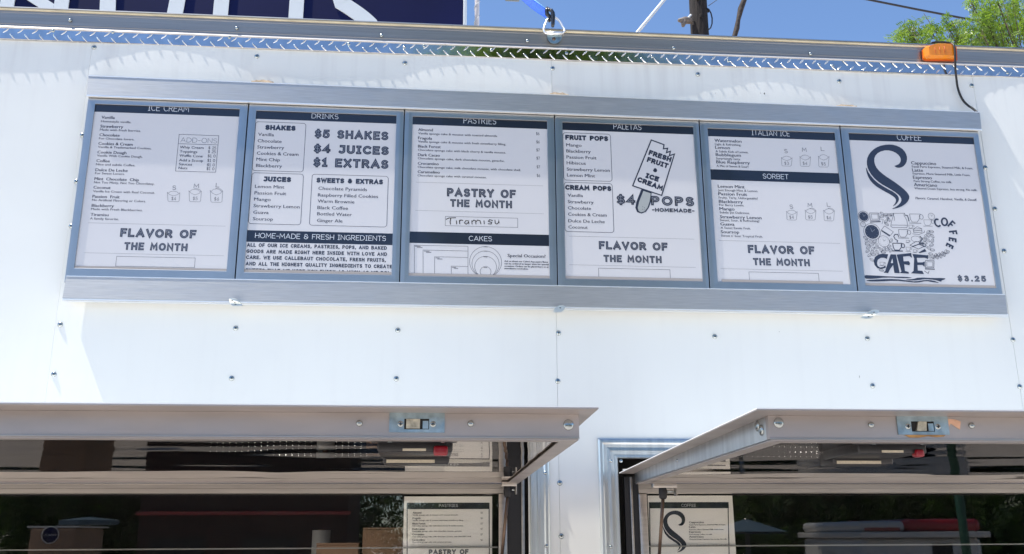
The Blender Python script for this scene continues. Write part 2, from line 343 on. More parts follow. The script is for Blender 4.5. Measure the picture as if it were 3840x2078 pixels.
    def rrect(s, q, wpx, rad=16, ink='ink'):                       # rounded box outline through four crop corners tl,tr,br,bl
        W_ = [s.w(*p) for p in q]; l = (W_[0].x+W_[3].x)/2; r = (W_[1].x+W_[2].x)/2; t = (W_[0].y+W_[1].y)/2; b = (W_[2].y+W_[3].y)/2
        R = rad*s.px(); pts = arc(r-R,t-R,R,R,90,0,5)+arc(r-R,b+R,R,R,0,-90,5)+arc(l+R,b+R,R,R,-90,-180,5)+arc(l+R,t-R,R,R,180,90,5)
        s.stroke(pts+[pts[0]], wpx*s.px(), ink)
    def rect(s, q, wpx, ink='ink'):
        W_ = [s.w(*p) for p in q]; l = (W_[0].x+W_[3].x)/2; r = (W_[1].x+W_[2].x)/2; t = (W_[0].y+W_[1].y)/2; b = (W_[2].y+W_[3].y)/2
        s.stroke([(l,b),(l,t),(r,t),(r,b),(l,b)], wpx*s.px(), ink)
    def ell(s, cx, cy, rx, ry, wpx=0, ink='ink', rot=0, n_=18, a0=0, a1=360, lvl=3):
        c = s.w(cx, cy); px = s.px(); co, si = math.cos(math.radians(rot)), math.sin(math.radians(rot))
        pts = [(c.x+(u*co-v*si)*px, c.y+(u*si+v*co)*px) for u, v in arc(0,0,rx,ry,a0,a1,n_)]
        if wpx: s.stroke(pts, wpx*px, ink, lvl)
        else: s.poly(pts[:-1], ink, lvl, True)
    def cup(s, cx, cy, wd, ht, price, big, cap=24):
        L = wd/2; ln = lambda p: s.line([(cx+x, cy+y+x*.03) for x, y in p], 2, 'ink_soft')
        ln([(-L,-ht*.42),(-L+3,-ht*.3),(-L+5,ht*.42),(-L+12,ht*.5),(L-14,ht*.5),(L-6,ht*.42),(L-1,-ht*.3),(L,-ht*.42)])
        ln([(-L,-ht*.42),(-L*.6,-ht*.2),(0,-ht*.08),(L*.6,-ht*.2),(L,-ht*.42)])
        ln([(-L*.8,-ht*.36),(-L*.5,-ht*.5),(0,-ht*.56),(L*.5,-ht*.5),(L*.8,-ht*.36)])
        if big > .4: ln([(-L*.2,-ht*.56),(L*.25,-ht*.62),(L*.7,-ht*.54),(L*.95,-ht*.4)])
        s.caps(cx-17, cy+ht*.36, cx+17, cy+ht*.36+1, cap, price, .1, 'ink_soft', gap=.28)
    def finish(s, parent, names):
        for ink, mb in s.lay.items():
            o = mb.build(names.get(ink, 'lettering'), ink, parent)
            if ink != 'stick_grey': o['kind'] = 'stuff'

# ================================================================== SETTING
gm = MB(); R_ = [-400,-60,-20,-6,0,6,20,60,400]
gm.add([(x,y,noise.noise(Vector((x*.1,y*.1,0)))*.03-.04) for y in R_ for x in R_], [(j*9+i, j*9+i+1, (j+1)*9+i+1, (j+1)*9+i) for j in range(8) for i in range(8)])
tag(gm.build('ground', 'concrete'), kind='structure')

# ================================================================== FOOD TRUCK
truck = thing('food_truck', (0, 0, 0), 'white food trailer with riveted panels, tread plate trim and two raised serving hatches', 'food truck')
WX0, WX1 = -3.0, 3.0
OPEN = [(-1.95, -.078, .98, 1.802), (.142, 1.95, .98, 1.802)]     # window openings
def bay(x):                                                        # stud bays 0.4 m wide bulge alternately
    k = math.floor((x+1.213)/.4036); t = (x+1.213)/.4036-k; lit = (k % 2 == 0)
    return (math.sin(math.pi*t)**(1.1+.5*(k % 3 == 1)))*(.0039*{0:1, 2:.86, 4:.62, 6:1.05}.get(k, .8) if lit else -.0010)+(.0005 if lit else -.0003)
def bulge(x, z):
    zz = 1 if z > 1.9 else max(0, (z-1.85)/.05)
    wob = noise.noise(Vector((x*2.1, z*2.3, 4)))*.0010+noise.noise(Vector((x*11, z*4, 9)))*.00035
    return -(bay(x)*min(1, max(0, (2.93-z)/.04))*zz*(1 if z > 2.70 else max(.25, 1-(2.70-z)*3))+wob)
def frange(a, b, st, extra):
    n_ = max(1, round((b-a)/st)); s_ = {round(a+(b-a)*i/n_, 4) for i in range(n_+1)}|{e for e in extra if a < e < b}; return sorted(s_)
def panel(x0, x1, depth):
    xs = frange(x0, x1, .02, [o[0] for o in OPEN]+[o[1] for o in OPEN]); zs = frange(.45, 2.905, .025, [.98, 1.802]); mb = MB()
    idx = {}
    for i, x in enumerate(xs):
        for j, z in enumerate(zs): idx[i,j] = len(idx)
    vs = [(x, bulge(x, z)+depth, z) for x in xs for z in zs]; fs = []
    for i in range(len(xs)-1):
        for j in range(len(zs)-1):
            cx, cz = (xs[i]+xs[i+1])/2, (zs[j]+zs[j+1])/2
            if any(o[0] < cx < o[1] and o[2] < cz < o[3] for o in OPEN): continue
            fs.append((idx[i,j], idx[i+1,j], idx[i+1,j+1], idx[i,j+1]))
    mb.add(vs, fs, True)
    # folded edges
    for x in (x0, x1):
        i = 0 if x == x0 else len(xs)-1
        for j in range(len(zs)-1):
            if any(o[0] < x < o[1] and o[2] < (zs[j]+zs[j+1])/2 < o[3] for o in OPEN): continue
            a, b = vs[idx[i,j]], vs[idx[i,j+1]]; mb.add([a, b, (b[0], .02, b[2]), (a[0], .02, a[2])], [(0,1,2,3)])
    me = mb.mesh('panel', 'white_paint', ORG[truck.name]); me.flip_normals() if False else None
    return link('panel', me, truck)
PW = 1.2106; E_ = .0012
for k in range(-2, 3):
    x0 = -.003+PW*(k-1) if k <= 0 else -.003+PW*(k-1)
for k in range(-2, 2): panel(-.003+PW*k+.0003, -.003+PW*(k+1)-.0003, -.0006 if k % 2 else 0)
# carcass behind the skin, roof, floor
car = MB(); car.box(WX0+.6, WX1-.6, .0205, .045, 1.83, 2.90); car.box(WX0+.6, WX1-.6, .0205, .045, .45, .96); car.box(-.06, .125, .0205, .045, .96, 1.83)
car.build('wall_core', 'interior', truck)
rf = MB(); rf.box(WX0+.6, WX1-.6, .02, 2.3, 2.905, 2.925); rf.build('roof', 'white_paint', truck)
# roof rail: extruded aluminium moulding
zl, zm, zr = P(0,12,-.012).z, P(1288,66,-.012).z, P(2576,118,-.012).z
sl_ = (zr-zl)/(P(2576,118,-.012).x-P(0,12,-.012).x); zf = lambda x: sl_*x
T_ = zm-sl_*P(1288,66,-.012).x
def prof(o): return o
rb = MB(); rb.extr([(.03,T_-.001),(-.008,T_),(-.0108,T_-.0014),(-.0112,T_-.0045),(-.006,T_-.0048),(.03,T_-.0048)], WX0+.6, WX1-.6, zf)
rb.build('roof_rail_cap', 'rail_light', truck)
rb = MB(); rb.extr([(.02,T_-.005),(-.0088,T_-.005),(-.0095,T_-.0075),(-.0088,T_-.0102),(.02,T_-.0102)], WX0+.6, WX1-.6, zf); rb.build('sealant_bead', 'sealant', truck)
rb = MB(); b0 = T_-.0105
rb.extr([(.02,b0),(-.0064,b0),(-.0066,b0-.006),(-.0060,b0-.0068),(-.0058,b0-.036),(-.0062,b0-.0365),(-.0068,b0-.0385),(-.0062,b0-.040),(-.0062,b0-.0435),(-.0072,b0-.046),(-.0076,b0-.0475),(.02,b0-.0475)], WX0+.6, WX1-.6, zf)
rb.build('roof_rail', 'rail_metal', truck)
rb = MB(); rb.extr([(.01,b0-.0478),(-.0080,b0-.0478),(-.0084,b0-.0492),(-.0078,b0-.0505),(.01,b0-.0505)], WX0+.6, WX1-.6, zf); rb.build('rail_lip', 'bright_edge', truck)
# tread plate strip
zb = T_-.0940
tp = MB(); tp.extr([(.012,b0-.0508),(-.0052,b0-.0508),(-.0064,zb+.001),(-.0060,zb),(.012,zb)], WX0+.6, WX1-.6, zf); plate = tp.build('tread_plate', 'tread_plate', truck)
def lens(mb, cx, cz, L, Wd, ang, h, yb):
    co, si = math.cos(ang), math.sin(ang); rows = []
    for r_, hh in ((1, 0), (.55, .8), (.12, 1)):
        rows.append([(cx+(u*co-v*si), yb-h*hh, cz+(u*si+v*co)) for u, v in
                     [(L/2*(1-.25*(1-r_))*math.cos(a)*(1 if r_ > .2 else .75), Wd/2*r_*math.sin(a)*abs(math.sin(a))**.4) for a in [2*math.pi*i/12 for i in range(12)]]])
    vs = sum(rows, []); fs = []
    for k in range(2):
        for j in range(12): fs.append((k*12+j, k*12+(j+1)%12, (k+1)*12+(j+1)%12, (k+1)*12+j))
    fs.append(tuple(24+j for j in range(12))); mb.add(vs, fs, True)
tr_ = MB(); x = -2.3; top = b0-.0508; midz = (top+zb)/2; hh = (top-zb)
while x < 2.3:
    flip = x > .80
    z_ = zf(x)
    lens(tr_, x, zb+z_+hh*(.74 if not flip else .27), .020, .0046, math.radians(44), .0018, -.0055)
    lens(tr_, x+.018, zb+z_+hh*(.24 if not flip else .74), .0225, .0050, math.radians(-46), .0026, -.0061)
    x += .0362
tr_.build('raised_treads', 'tread', plate)
# screws: dome heads with a socket, one mesh shared
def screw_mesh(name, r, h, sock):
    s_ = MB(); s_.dome((0,0,0), r, h, rim=.0006); return s_.mesh(name, 'zinc')
SC = screw_mesh('screw', .0066, .0036, True); SCs = screw_mesh('screw', .0048, .0034, True); RV = screw_mesh('rivet', .0085, .0030, True)
sockm = MB(); sockm.dome((0,-.0037,0), .0024, .0006, seg=6, rings=2); SOCK = sockm.mesh('socket', 'dark_hole')
def screw(px, py, y, me=SC, o=False, parent=truck, name='screw', sock=False):
    p = (PO if o else P)(px, py, y)
    if y > -.0105 and y < .001 and parent is truck and me is SC: p.y = bulge(p.x, p.z)-.0002
    s_ = link(name, me, parent, p)
    if me is SC: link('socket', SOCK, s_, p)
    return s_
for q in [(353.6,179),(963.7,211.9),(1518.7,237.6),(2072,257),(2616.7,279.7),(3147,305),(3643.5,321.5)]: screw(*q, 0, o=True)
for q in [(152,817),(593,826),(1001,831),(1405,838),(1798,847),(2182,852),(2548,855),(136,942),(583,952),(997,953),(1403,959),(2195,971),(2565,973),
          (1408,1215),(1412,1349),(208,341),(193,457),(180,569),(2478,422),(2502,526),(2525,632),(2515,632-210)][:21]: screw(*q, 0)
for cx, cy in [(705,205),(2380,283)]: screw(cx/2.681, cy/2.681, -.0075, SCs, True)
for cx, cy in [(1262,357)]: screw(960+cx/2.681, cy/2.681, -.0075, SCs, True)
for cx, cy in [(155,413),(1627,485)]: screw(1920+cx/2.681, cy/2.681, -.0075, SCs, True)
screw(2880+428/2.681, 542/2.681, -.0075, SCs, True)
for ox, L in ((0, [(535,312),(1135,325),(2307,378)]), (960, [(932,445),(1490,477),(1690,465),(2368,505)]), (1920, [(548,538),(1410,572),(2175,615)]), (2880, [(512,648),(650,665),(1665,690),(2405,735)])):
    for cx, cy in L: screw(ox+cx/2.681, cy/2.681, -.0048, SCs, True)
# black nicks in the paint
mat('nick', (.06,.05,.045), .8)
nk = MB()
for X, Y, a, b in ((1922,237,.0022,.0035),(2162,948,.0007,.0045),(1912,236,.0012,.001),(1800,235,.001,.001),(1035,210,.0006,.007),(320,140,.0009,.0012),(760,520,.001,.001),(2550,180,.001,.002),(1100,900,.001,.0009),(640,990,.0008,.0012),(1960,835,.0009,.001),(880,130,.001,.001)):
    p = P(X, Y, 0); y_ = bulge(p.x, p.z)-.0004; nk.add([(p.x-a,y_,p.z),(p.x,y_,p.z-b),(p.x+a*.8,y_,p.z+b*.2),(p.x,y_,p.z+b)], [(0,1,2,3)])
nko = nk.build('paint_nicks', 'nick', truck); nko['kind'] = 'stuff'
# ---- window frames (extruded aluminium surround with grooves)
def surround(name, x0, x1, z0, z1, wd, m='window_alu'):
    """mitred grooved moulding around an opening; (x0..x1, z0..z1) = outer edge, wd = width of the face"""
    prof_ = [(0,.0),(.0,-.006),(.004,-.0085),(.010,-.009),(.014,-.0065),(.022,-.0062),(.0235,-.009),(.030,-.010),(.0315,-.007),(.040,-.0068),(.0415,-.011),(.047,-.0115),(.049,-.009),(.049,.012)]
    k = wd/.049; sides = []
    C4 = [(x0,z1,1,-1),(x1,z1,-1,-1),(x1,z0,-1,1),(x0,z0,1,1)]
    for i, nm in enumerate(('head','jamb','sill','jamb')):
        a, b = C4[i], C4[(i+1)%4]; mb = MB(); n_ = len(prof_)
        vs = [(a[0]+a[2]*d*k, y, a[1]+a[3]*d*k) for d, y in prof_]+[(b[0]+b[2]*d*k, y, b[1]+b[3]*d*k) for d, y in prof_]
        mb.add(vs, [(j, j+1, n_+j+1, n_+j) for j in range(n_-1)]); sides.append(mb)
    return sides
def window(xo0, xo1, side):
    fr_ = MB(); s4 = surround('frame', xo0, xo1, .93, 1.848, .047)
    root = s4[0].build('window_frame', 'window_alu', truck)
    for nm, mb in zip(('jamb','sill','jamb'), s4[1:]): mb.build(nm, 'window_alu', root)
    return root
wl = window(-2.0, -.0277, 1); wr = window(.0937, 2.0, -1)
for root, xs, outer in ((wl, -.052, 1), (wr, .118, -1)):
    for X, Y in (((1375,1374),(1372,1190)) if root is wl else ((1536,1160),(1537,1376),(1562,1160))):
        p = P(X, Y, -.0072); link('screw', SCs, root, p); 
# rubber seals (black) + sash (aluminium stiles, head, glass)
def sash(root, xa, xb, edge):                                      # xa..xb outer sash; edge = side seen in the photo (+1 right, -1 left)
    r_ = MB()
    r_.box(xa-.033, xa-.0, .004, .018, 1.0, 1.757) if edge < 0 else r_.box(xb+.0, xb+.034, .004, .018, 1.0, 1.757)
    r_.build('rubber_seal', 'rubber', root)
    h = MB(); h.extr([(.018,1.7435),(-.002,1.7435),(-.004,1.7405),(-.002,1.7390),(-.002,1.7300),(-.0035,1.7292),(-.0035,1.7190),(.006,1.7175),(.018,1.7175)], xa, xb); h.build('sash_head', 'sash_alu', root)
    h = MB(); h.extr([(.022,1.7535),(.004,1.7535),(.004,1.7460),(.022,1.7460)], xa, xb); h.build('drip_strip', 'sash_alu', root)
    for e in (xa, xb-.020):
        v = MB(); v.bbox(e, e+.020, -.0015, .018, 1.0, 1.7172, .0015); v.build('sash_stile', 'sash_alu', root)
    v = MB(); v.box(xa+.022, xb-.022, .010, .014, 1.5935, 1.5965); v.build('glazing_bar', 'shelf_steel', root)
    v = MB(); v.box(xa+.020, xb-.020, .0075, .0095, 1.0, 1.7175); v.build('glass_pane', 'glass', root)
    v = MB(); v.box(xa, xb, .0, .02, .985, 1.0); v.build('sash_sill', 'sash_alu', root)
sash(wl, -1.90, -.1285, 1); sash(wr, .1900, 1.90, -1)
v = MB(); v.bbox(-.0945, -.087, .000, .012, 1.0, 1.757, .001); v.build('track', 'sash_alu', wl)
v = MB(); v.bbox(.170, .1760, .000, .012, 1.0, 1.757, .001); v.build('track', 'sash_alu', wr)
# ---- hatches
def hatch(x0, x1, edge, latch):
    """x0..x1 outer edge of the lip; edge = side whose end is seen"""
    zt = lambda y: 1.7660+(-y)*(1.7935-1.7660)/.98                  # top skin
    zu = lambda y: 1.7425+(-y-.02)*(1.7565-1.7425)/.91              # underside
    sk = MB(); sk.add([(x0,-.015,zt(-.015)),(x1,-.015,zt(-.015)),(x1,-.98,zt(-.98)),(x0,-.98,zt(-.98))]+[(x0,-.015,zt(-.015)-.0012),(x1,-.015,zt(-.015)-.0012),(x1,-.98,zt(-.98)-.0012),(x0,-.98,zt(-.98)-.0012)],
        [(0,1,2,3),(7,6,5,4),(0,4,5,1),(1,5,6,2),(2,6,7,3),(3,7,4,0)])
    root = sk.build('hatch', 'hatch_white', truck)
    a, b = x0+.034, x1-.020 if edge > 0 else x1-.034
    if edge > 0: a = x0+.034
    # aluminium flange just below the skin
    fl = MB(); fl.add([(x0,-.015,zt(-.015)-.0014),(x1,-.015,zt(-.015)-.0014),(x1,-.98,zt(-.98)-.0014),(x0,-.98,zt(-.98)-.0014)]+[(x0,-.015,zt(-.015)-.003),(x1,-.015,zt(-.015)-.003),(x1,-.98,zt(-.98)-.003),(x0,-.98,zt(-.98)-.003)],
        [(0,1,2,3),(7,6,5,4),(0,4,5,1),(1,5,6,2),(2,6,7,3),(3,7,4,0)]); fl.build('flange', 'alu_warm', root)
    def bar(xa, ya, xb, yb, xc, yc, xd, yd, nm):                   # quad footprint, from flange to just below the underside
        mb = MB(); q = [(xa,ya),(xb,yb),(xc,yc),(xd,yd)]
        mb.add([(x, y, zu(y)-.0016) for x, y in q]+[(x, y, zt(y)-.0032) for x, y in q], [(3,2,1,0),(4,5,6,7)]+[(i,(i+1)%4,(i+1)%4+4,i+4) for i in range(4)])
        return mb.build(nm, 'window_alu' if nm == 'side_rail' else 'alu_warm', root)  # paler metal on the side rails stands in for reflected sky and sun
    t_ = .012
    front = bar(a, -.93, b, -.93, b, -.93+t_, a, -.93+t_, 'front_rail')
    bar(a, -.9178, a+t_, -.9178, a+t_, -.03, a, -.03, 'side_rail'); bar(b-t_, -.9178, b, -.9178, b, -.03, b-t_, -.03, 'side_rail')
    bar(a+t_, -.045, b-t_, -.045, b-t_, -.03, a+t_, -.03, 'hinge_rail')
    un = MB(); un.add([(a+t_,-.918,zu(-.918)),(b-t_,-.918,zu(-.918)),(b-t_,-.0452,zu(-.045)),(a+t_,-.0452,zu(-.045))]+[(a+t_,-.918,zu(-.918)+.002),(b-t_,-.918,zu(-.918)+.002),(b-t_,-.0452,zu(-.045)+.002),(a+t_,-.0452,zu(-.045)+.002)],
        [(3,2,1,0),(4,5,6,7),(0,1,5,4),(1,2,6,5),(2,3,7,6),(3,0,4,7)]); un.build('underside', 'polished_sheet', root)
    def plate(x0_, x1_, y0_, y1_, nm):                              # folded-in bottom flange, follows the slope of the underside
        mb = MB(); q = [(x0_,y0_),(x1_,y0_),(x1_,y1_),(x0_,y1_)]
        mb.add([(x,y,zu(y)-.0045) for x,y in q]+[(x,y,zu(y)-.0025) for x,y in q], [(3,2,1,0),(4,5,6,7)]+[(i,(i+1)%4,(i+1)%4+4,i+4) for i in range(4)]); mb.build(nm, 'alu_warm', root)
    plate(a+.001, b-.001, -.9296, -.905, 'bottom_flange'); plate(a+.001, a+.026, -.9045, -.035, 'bottom_flange'); plate(b-.026, b-.001, -.9045, -.035, 'bottom_flange')
    # thin bright returns along the lower edge of the front rail
    e = MB(); e.box(a, b, -.9325, -.9302, 1.7541, 1.7556); e.build('edge_trim', 'sash_alu', root)
    hg = MB(); hg.tube([(x0+.01,-.008,1.7700),(x1-.01,-.008,1.7700)], .006, 10); hg.build('hinge', 'window_alu', root)
    # latch in the front rail
    lx0, lx1, lz0, lz1, skew = latch
    pl = MB(); yy = -.9304
    L, Hh = lx1-lx0, lz1-lz0; hx0, hx1 = lx0+L*.27, lx0+L*.72; hz0, hz1 = lz0+Hh*.16, lz0+Hh*.70
    for q in ((lx0,hx0,lz0,lz1),(hx1,lx1,lz0,lz1),(hx0,hx1,lz0,hz0),(hx0,hx1,hz1,lz1)): pl.box(q[0], q[1], yy-.0016, yy, q[2], q[3])
    pp = pl.build('latch_plate', 'latch_zinc', root)
    dk = MB(); dk.box(hx0, hx1, yy-.0004, yy, hz0, hz1); dk.build('latch_opening', 'dark_hole', root)
    bt = MB(); w_ = (hx1-hx0); bx0 = hx0+w_*.08
    vs = [Vector((bx0+skew, yy-.0005, hz0+.001)), Vector((bx0+w_*.55-skew*.3, yy-.0005, hz0+.001)), Vector((bx0+w_*.55+skew*.2, yy-.0005, hz1-.0005)), Vector((bx0+skew*2.2, yy-.0005, hz1-.0005))]
    bt.prism(vs, 0, 0, Vector((0,-.0035,0))); bt.build('latch_bolt', 'latch_bolt', pp)
    sp = MB(); sp.box(hx0+w_*.74, hx0+w_*.97, yy-.0012, yy-.0005, hz0+.001, hz1-.003); sp.build('keeper', 'latch_zinc', pp)
    for sx in (lx0+L*.205, lx0+L*.79):
        s_ = MB(); s_.dome((sx, yy-.0016, (hz0+hz1)/2), .0044, .0014); so_ = s_.build('screw', 'zinc', pp)
        x_ = MB(); cz = (hz0+hz1)/2; x_.box(sx-.0025, sx+.0025, yy-.0034, yy-.0028, cz-.0006, cz+.0006); x_.box(sx-.0006, sx+.0006, yy-.0036, yy-.0029, cz-.0025, cz+.0025); x_.build('cross_slot', 'dark_hole', pp)
    return root, zu
hL, zu = hatch(-1.75, -.0858, 1, (-.3769,-.2989,1.7615,1.7892,0))
hR, zu = hatch(.1415, 1.75, -1, (.3718,.4515,1.7622,1.7902,.0035))
RVb = screw_mesh('rivet', .0078, .0028, True)
def rv(h, X, Y, y, me, nm='rivet', o=False, hole=True):
    p = P(X, Y, y); r_ = link(nm, me, h, p)
    if hole:
        k = MB(); k.dome((0,0,0), .0017, .0004, seg=8, rings=2); link('rivet_hole', k.mesh('hole', 'dark_hole'), h, p+Vector((0,-.0029,0)))
rv(hL, 1430, 1069, -.9302, RVb); rv(hL, 904, 1065, -.9302, SCs, 'screw', hole=False); rv(hL, 1184, 1066, -.9302, SCs, 'screw', hole=False)
rv(hR, 1959, 1064, -.9302, RVb); rv(hR, 2191, 1069, -.9302, SCs, 'screw', hole=False); rv(hR, 2444, 1071, -.9302, SCs, 'screw', hole=False)
# two big washers on the left end of the right hatch, and a small screw
for y, z in ((-.885, 1.779), (-.900, 1.771)):
    s_ = MB(); s_.dome((0,0,0), .0085, .0028, ax=(-1,0,0), rim=.0008); link('rivet', s_.mesh('rivet', 'zinc'), hR, (.1755-.0001, y, z))
s_ = MB(); s_.dome((0,0,0), .0035, .002, ax=(-1,0,0)); link('screw', s_.mesh('screw', 'zinc'), hR, (.1754, -.42, 1.764))
# torn adhesive round the right latch
ad = MB(); pts = [(.3815,1.7618),(.4455,1.7618),(.4420,1.7596),(.4300,1.7588),(.4180,1.7600),(.4030,1.7578),(.3890,1.7580)]
ad.prism([Vector((x,-.9306,z)) for x, z in pts], 0, 0, Vector((0,-.0006,0))); ad.build('adhesive_residue', 'adhesive', hR)
ad = MB(); pts = [(.4520,1.7860),(.4640,1.7850),(.4720,1.7820),(.4690,1.7700),(.4560,1.7790),(.4522,1.7740)]
ad.prism([Vector((x,-.9306,z)) for x, z in pts], 0, 0, Vector((0,-.0005,0))); ad.build('adhesive_residue', 'adhesive_pink', hR)
# black handle boxes under the hatches
def handle(h, cx, sk):
    mb = MB(); y0, y1 = -.905, -.775; x0, x1 = cx-.055, cx+.055
    zt0 = zu(-.9); 
    mb.bbox(x0-.008, x1+.006, y0, y0+.030, zt0-.004, zt0+.001, .0012)
    base = mb.build('handle_plate', 'black_plastic', h)
    mb = MB(); mb.bbox(x0, x1, y0+.028, y1+.03, zt0-.0165, zt0+.001, .003); mb.build('handle_body', 'black_plastic', h)
    mb = MB(); mb.bbox(x0+.004, x1-.002, y1, y1+.055, zt0-.026, zt0-.004, .004); bd = mb.build('handle_grip', 'black_plastic', h)
    mb = MB(); mb.bbox(x1-.028+sk, x1-.007, y0+.022, y0+.040, zt0-.022, zt0-.008-sk*.3, .003); mb.build('release_button', 'red_plastic', h)
    mb = MB(); mb.box(cx-.018, cx+.016, y0+.0262, y0+.0278, zt0-.0155, zt0-.012); mb.build('paper_label', 'label_tan', h)
    mb = MB(); mb.box(cx-.045, cx+.030, y1-.0016, y1-.0004+.0, zt0-.025, zt0-.020); mb.build('paper_label', 'label_tan', h)
    for dx in (-.036, .040): 
        s_ = MB(); s_.dome((cx+dx, y0+.015, zt0-.004), .004, .001, ax=(0,0,-1)); s_.build('screw', 'zinc', h)
handle(hL, P(1045,1110,-.85).x, 0); handle(hR, P(2222,1112,-.85).x, .008)
# ---- gas struts with their brackets
def strut(h, top, bot, bx0, bx1, nm='gas_strut'):
    mb = MB(); mb.bbox(bx0, bx1, top.y-.012, top.y+.012, top.z+.002, top.z+.012, .0008); mb.box(bx1-.002, bx1, top.y-.012, top.y+.010, top.z-.016, top.z+.002)
    br = mb.build('strut_bracket', 'sash_alu', h)
    mb = MB(); mb.tube([top+Vector((0,0,.007)), top+Vector((0,0,.004)), top-Vector((0,0,.007)), top-Vector((0,0,.019)), top-Vector((0,0,.023))], [.006,.0088,.0098,.0092,.006], 12); so_ = mb.build('socket', 'rubber', h)
    mb = MB(); mb.tube([top-Vector((0,0,.019)), bot], .0039, 10); mb.build('strut_rod', 'rod', h)
    mb = MB(); d = (bot-top).normalized(); mb.tube([bot, bot+d*.3], .0075, 12); mb.build('strut_body', 'black_plastic', h)
    mb = MB(); mb.tube([top+Vector((.005,0,-.006)), Vector((bx1-.001, top.y, top.z-.006))], .0028, 6); mb.build('ball_stud', 'zinc', h)
strut(hR, P(1667,1230,-.13), P(1658,1405,-.09), P(1640,1210,-.13).x, P(1699,1210,-.13).x)
strut(hL, P(1277,1226,-.06), P(1262,1405,-.03), P(1262,1210,-.06).x, P(1299,1210,-.06).x)
# ---- marker light
def PC(c, x, y, d): return PO(c[0]+x/c[2], c[1]+y/c[2], d)
K4 = (2880, 0, 2.6813)
ml = [(1548,505),(1570,485),(1690,458),(1838,462),(1862,480),(1870,598),(1858,606),(1580,604),(1556,590)]
mk = MB(); ring0 = [PC(K4, x, y, -.010) for x, y in ml]; cen = sum(ring0, Vector())/len(ring0)
ring1 = [cen+(p-cen)*1.0+Vector((0,-.012,0)) for p in ring0]; ring2 = [cen+(p-cen)*.80+Vector((0,-.020,0)) for p in ring0]; n_ = len(ml)
mk.add(ring0+ring1+ring2, [(i,(i+1)%n_,(i+1)%n_+n_,i+n_) for i in range(n_)]+[(i+n_,(i+1)%n_+n_,(i+1)%n_+2*n_,i+2*n_) for i in range(n_)]+[tuple(2*n_+i for i in range(n_))])
bs = MB(); bs.prism([cen+(p-cen)*1.10+Vector((.0035,0,-.0015)) for p in ring0], 0, 0, Vector((0,-.0035,0))); lightb = bs.build('marker_light', 'orange_base', truck)
lens_o = mk.build('lens', 'orange_lens', lightb)
for t in (.25, .45, .65):
    u, v_ = ring2[0].lerp(ring2[3], t), ring2[8].lerp(ring2[6], t); rm = MB(); rm.tube([Vector((u.x,u.y-.0002,u.z-.004)), Vector((v_.x,v_.y-.0002,v_.z+.004))], .0009, 5); rm.build('rib', 'orange_base', lightb)
# ---- D-ring tie-down on the rail
K6 = (1950, 0, 7.743)
pl = MB(); q = [PC(K6, x, y, -.0115) for x, y in [(785,1010),(1215,1010),(1210,1120),(1170,1195),(1090,1260),(990,1285),(890,1255),(820,1180),(788,1110)]]
pl.prism(q, 0, 0, Vector((0,-.003,0))); dr = pl.build('tie_down', 'latch_zinc', truck)
pl = MB(); pl.tube([PC(K6, 780, 965, -.019), PC(K6, 1220, 968, -.019)], .0052, 12); pl.build('clip', 'bright_edge', dr)
pl = MB(); ringp = [(700,920),(690,850),(720,740),(770,620),(830,540),(910,500),(1010,505),(1090,555),(1170,650),(1230,760),(1290,850),(1295,900),(1240,960),(1100,968),(900,965),(740,960)]
pl.tube([PC(K6, x, y, -.019+.012*(960-y)/460) for x, y in ringp], .0032, 8, closed=True); pl.build('ring', 'bright_edge', dr)
pl = MB(); pl.dome(PC(K6, 985, 1130, -.0145), .0052, .004); pl.build('bolt', 'rod', dr)

# ================================================================== ROOF SIGN  (letters are cut by the top of the picture)
YS = .28
sgn = thing('roof_sign', (-1.0, YS, 2.93), 'navy blue roof sign with tall white letters and pale metal edge', 'sign')
xr = P(1165, 40, YS).x
bd = MB(); bd.box(-2.5, xr, YS, YS+.02, 2.93, 3.62); bd.build('sign_board', 'sign_navy', sgn)
bd = MB(); bd.bbox(xr+.0004, xr+.0115, YS-.003, YS+.024, 2.93, 3.64, .0015); bd.build('edge_trim', 'sign_white', sgn)
bd = MB(); bd.bbox(-2.5, xr+.0115, YS-.003, YS+.024, 3.6405, 3.652, .0015); bd.build('edge_trim', 'sign_white', sgn)
def sx(c, base=0): return PO(base+c/2.6813, 30, YS).x
BZ = 2.94                                          # hidden foot of the letters
def letter(polys):
    mb = MB()
    for pl_ in polys: mb.prism([Vector((x, YS-.0045, z)) for x, z in pl_], 0, 0, Vector((0,.004,0)))
    mb.build('letter', 'sign_white', sgn)
LT = BZ+.66
n0, n1, n2, n3 = sx(0), sx(142), sx(545), sx(690)
zc = PO(100, 15, YS).z
# N
dg0 = sx(190); dg1 = sx(345); dz = zc; k_ = (sx(395)-sx(250))
slope = (PO(250/2.68,0,YS)-PO(400/2.68,14.5,YS)); 
zA = BZ
# diagonal passes (sx 250..400 at the rail line); it meets the right stem at the foot
letter([[(n0,BZ),(n0,LT),(n1,LT),(n1,BZ)]]); letter([[(n2,BZ),(n2,LT),(n3,LT),(n3,BZ)]])
pa_, pb_ = PO(100,0,YS), PO(115,12,YS); pc_, pd_ = PO(177,0,YS), PO(205,20,YS); q_ = (pb_.z-pa_.z)/(pb_.x-pa_.x)*.8
letter([[(n1+.0005,pa_.z+q_*(n1-pa_.x)),(n1+.0005,min(LT,pc_.z+q_*(n1-pc_.x))),(n2-.0005,pc_.z+q_*(n2-pc_.x)),(n2-.0005,max(BZ,pa_.z+q_*(n2-pa_.x)))]])
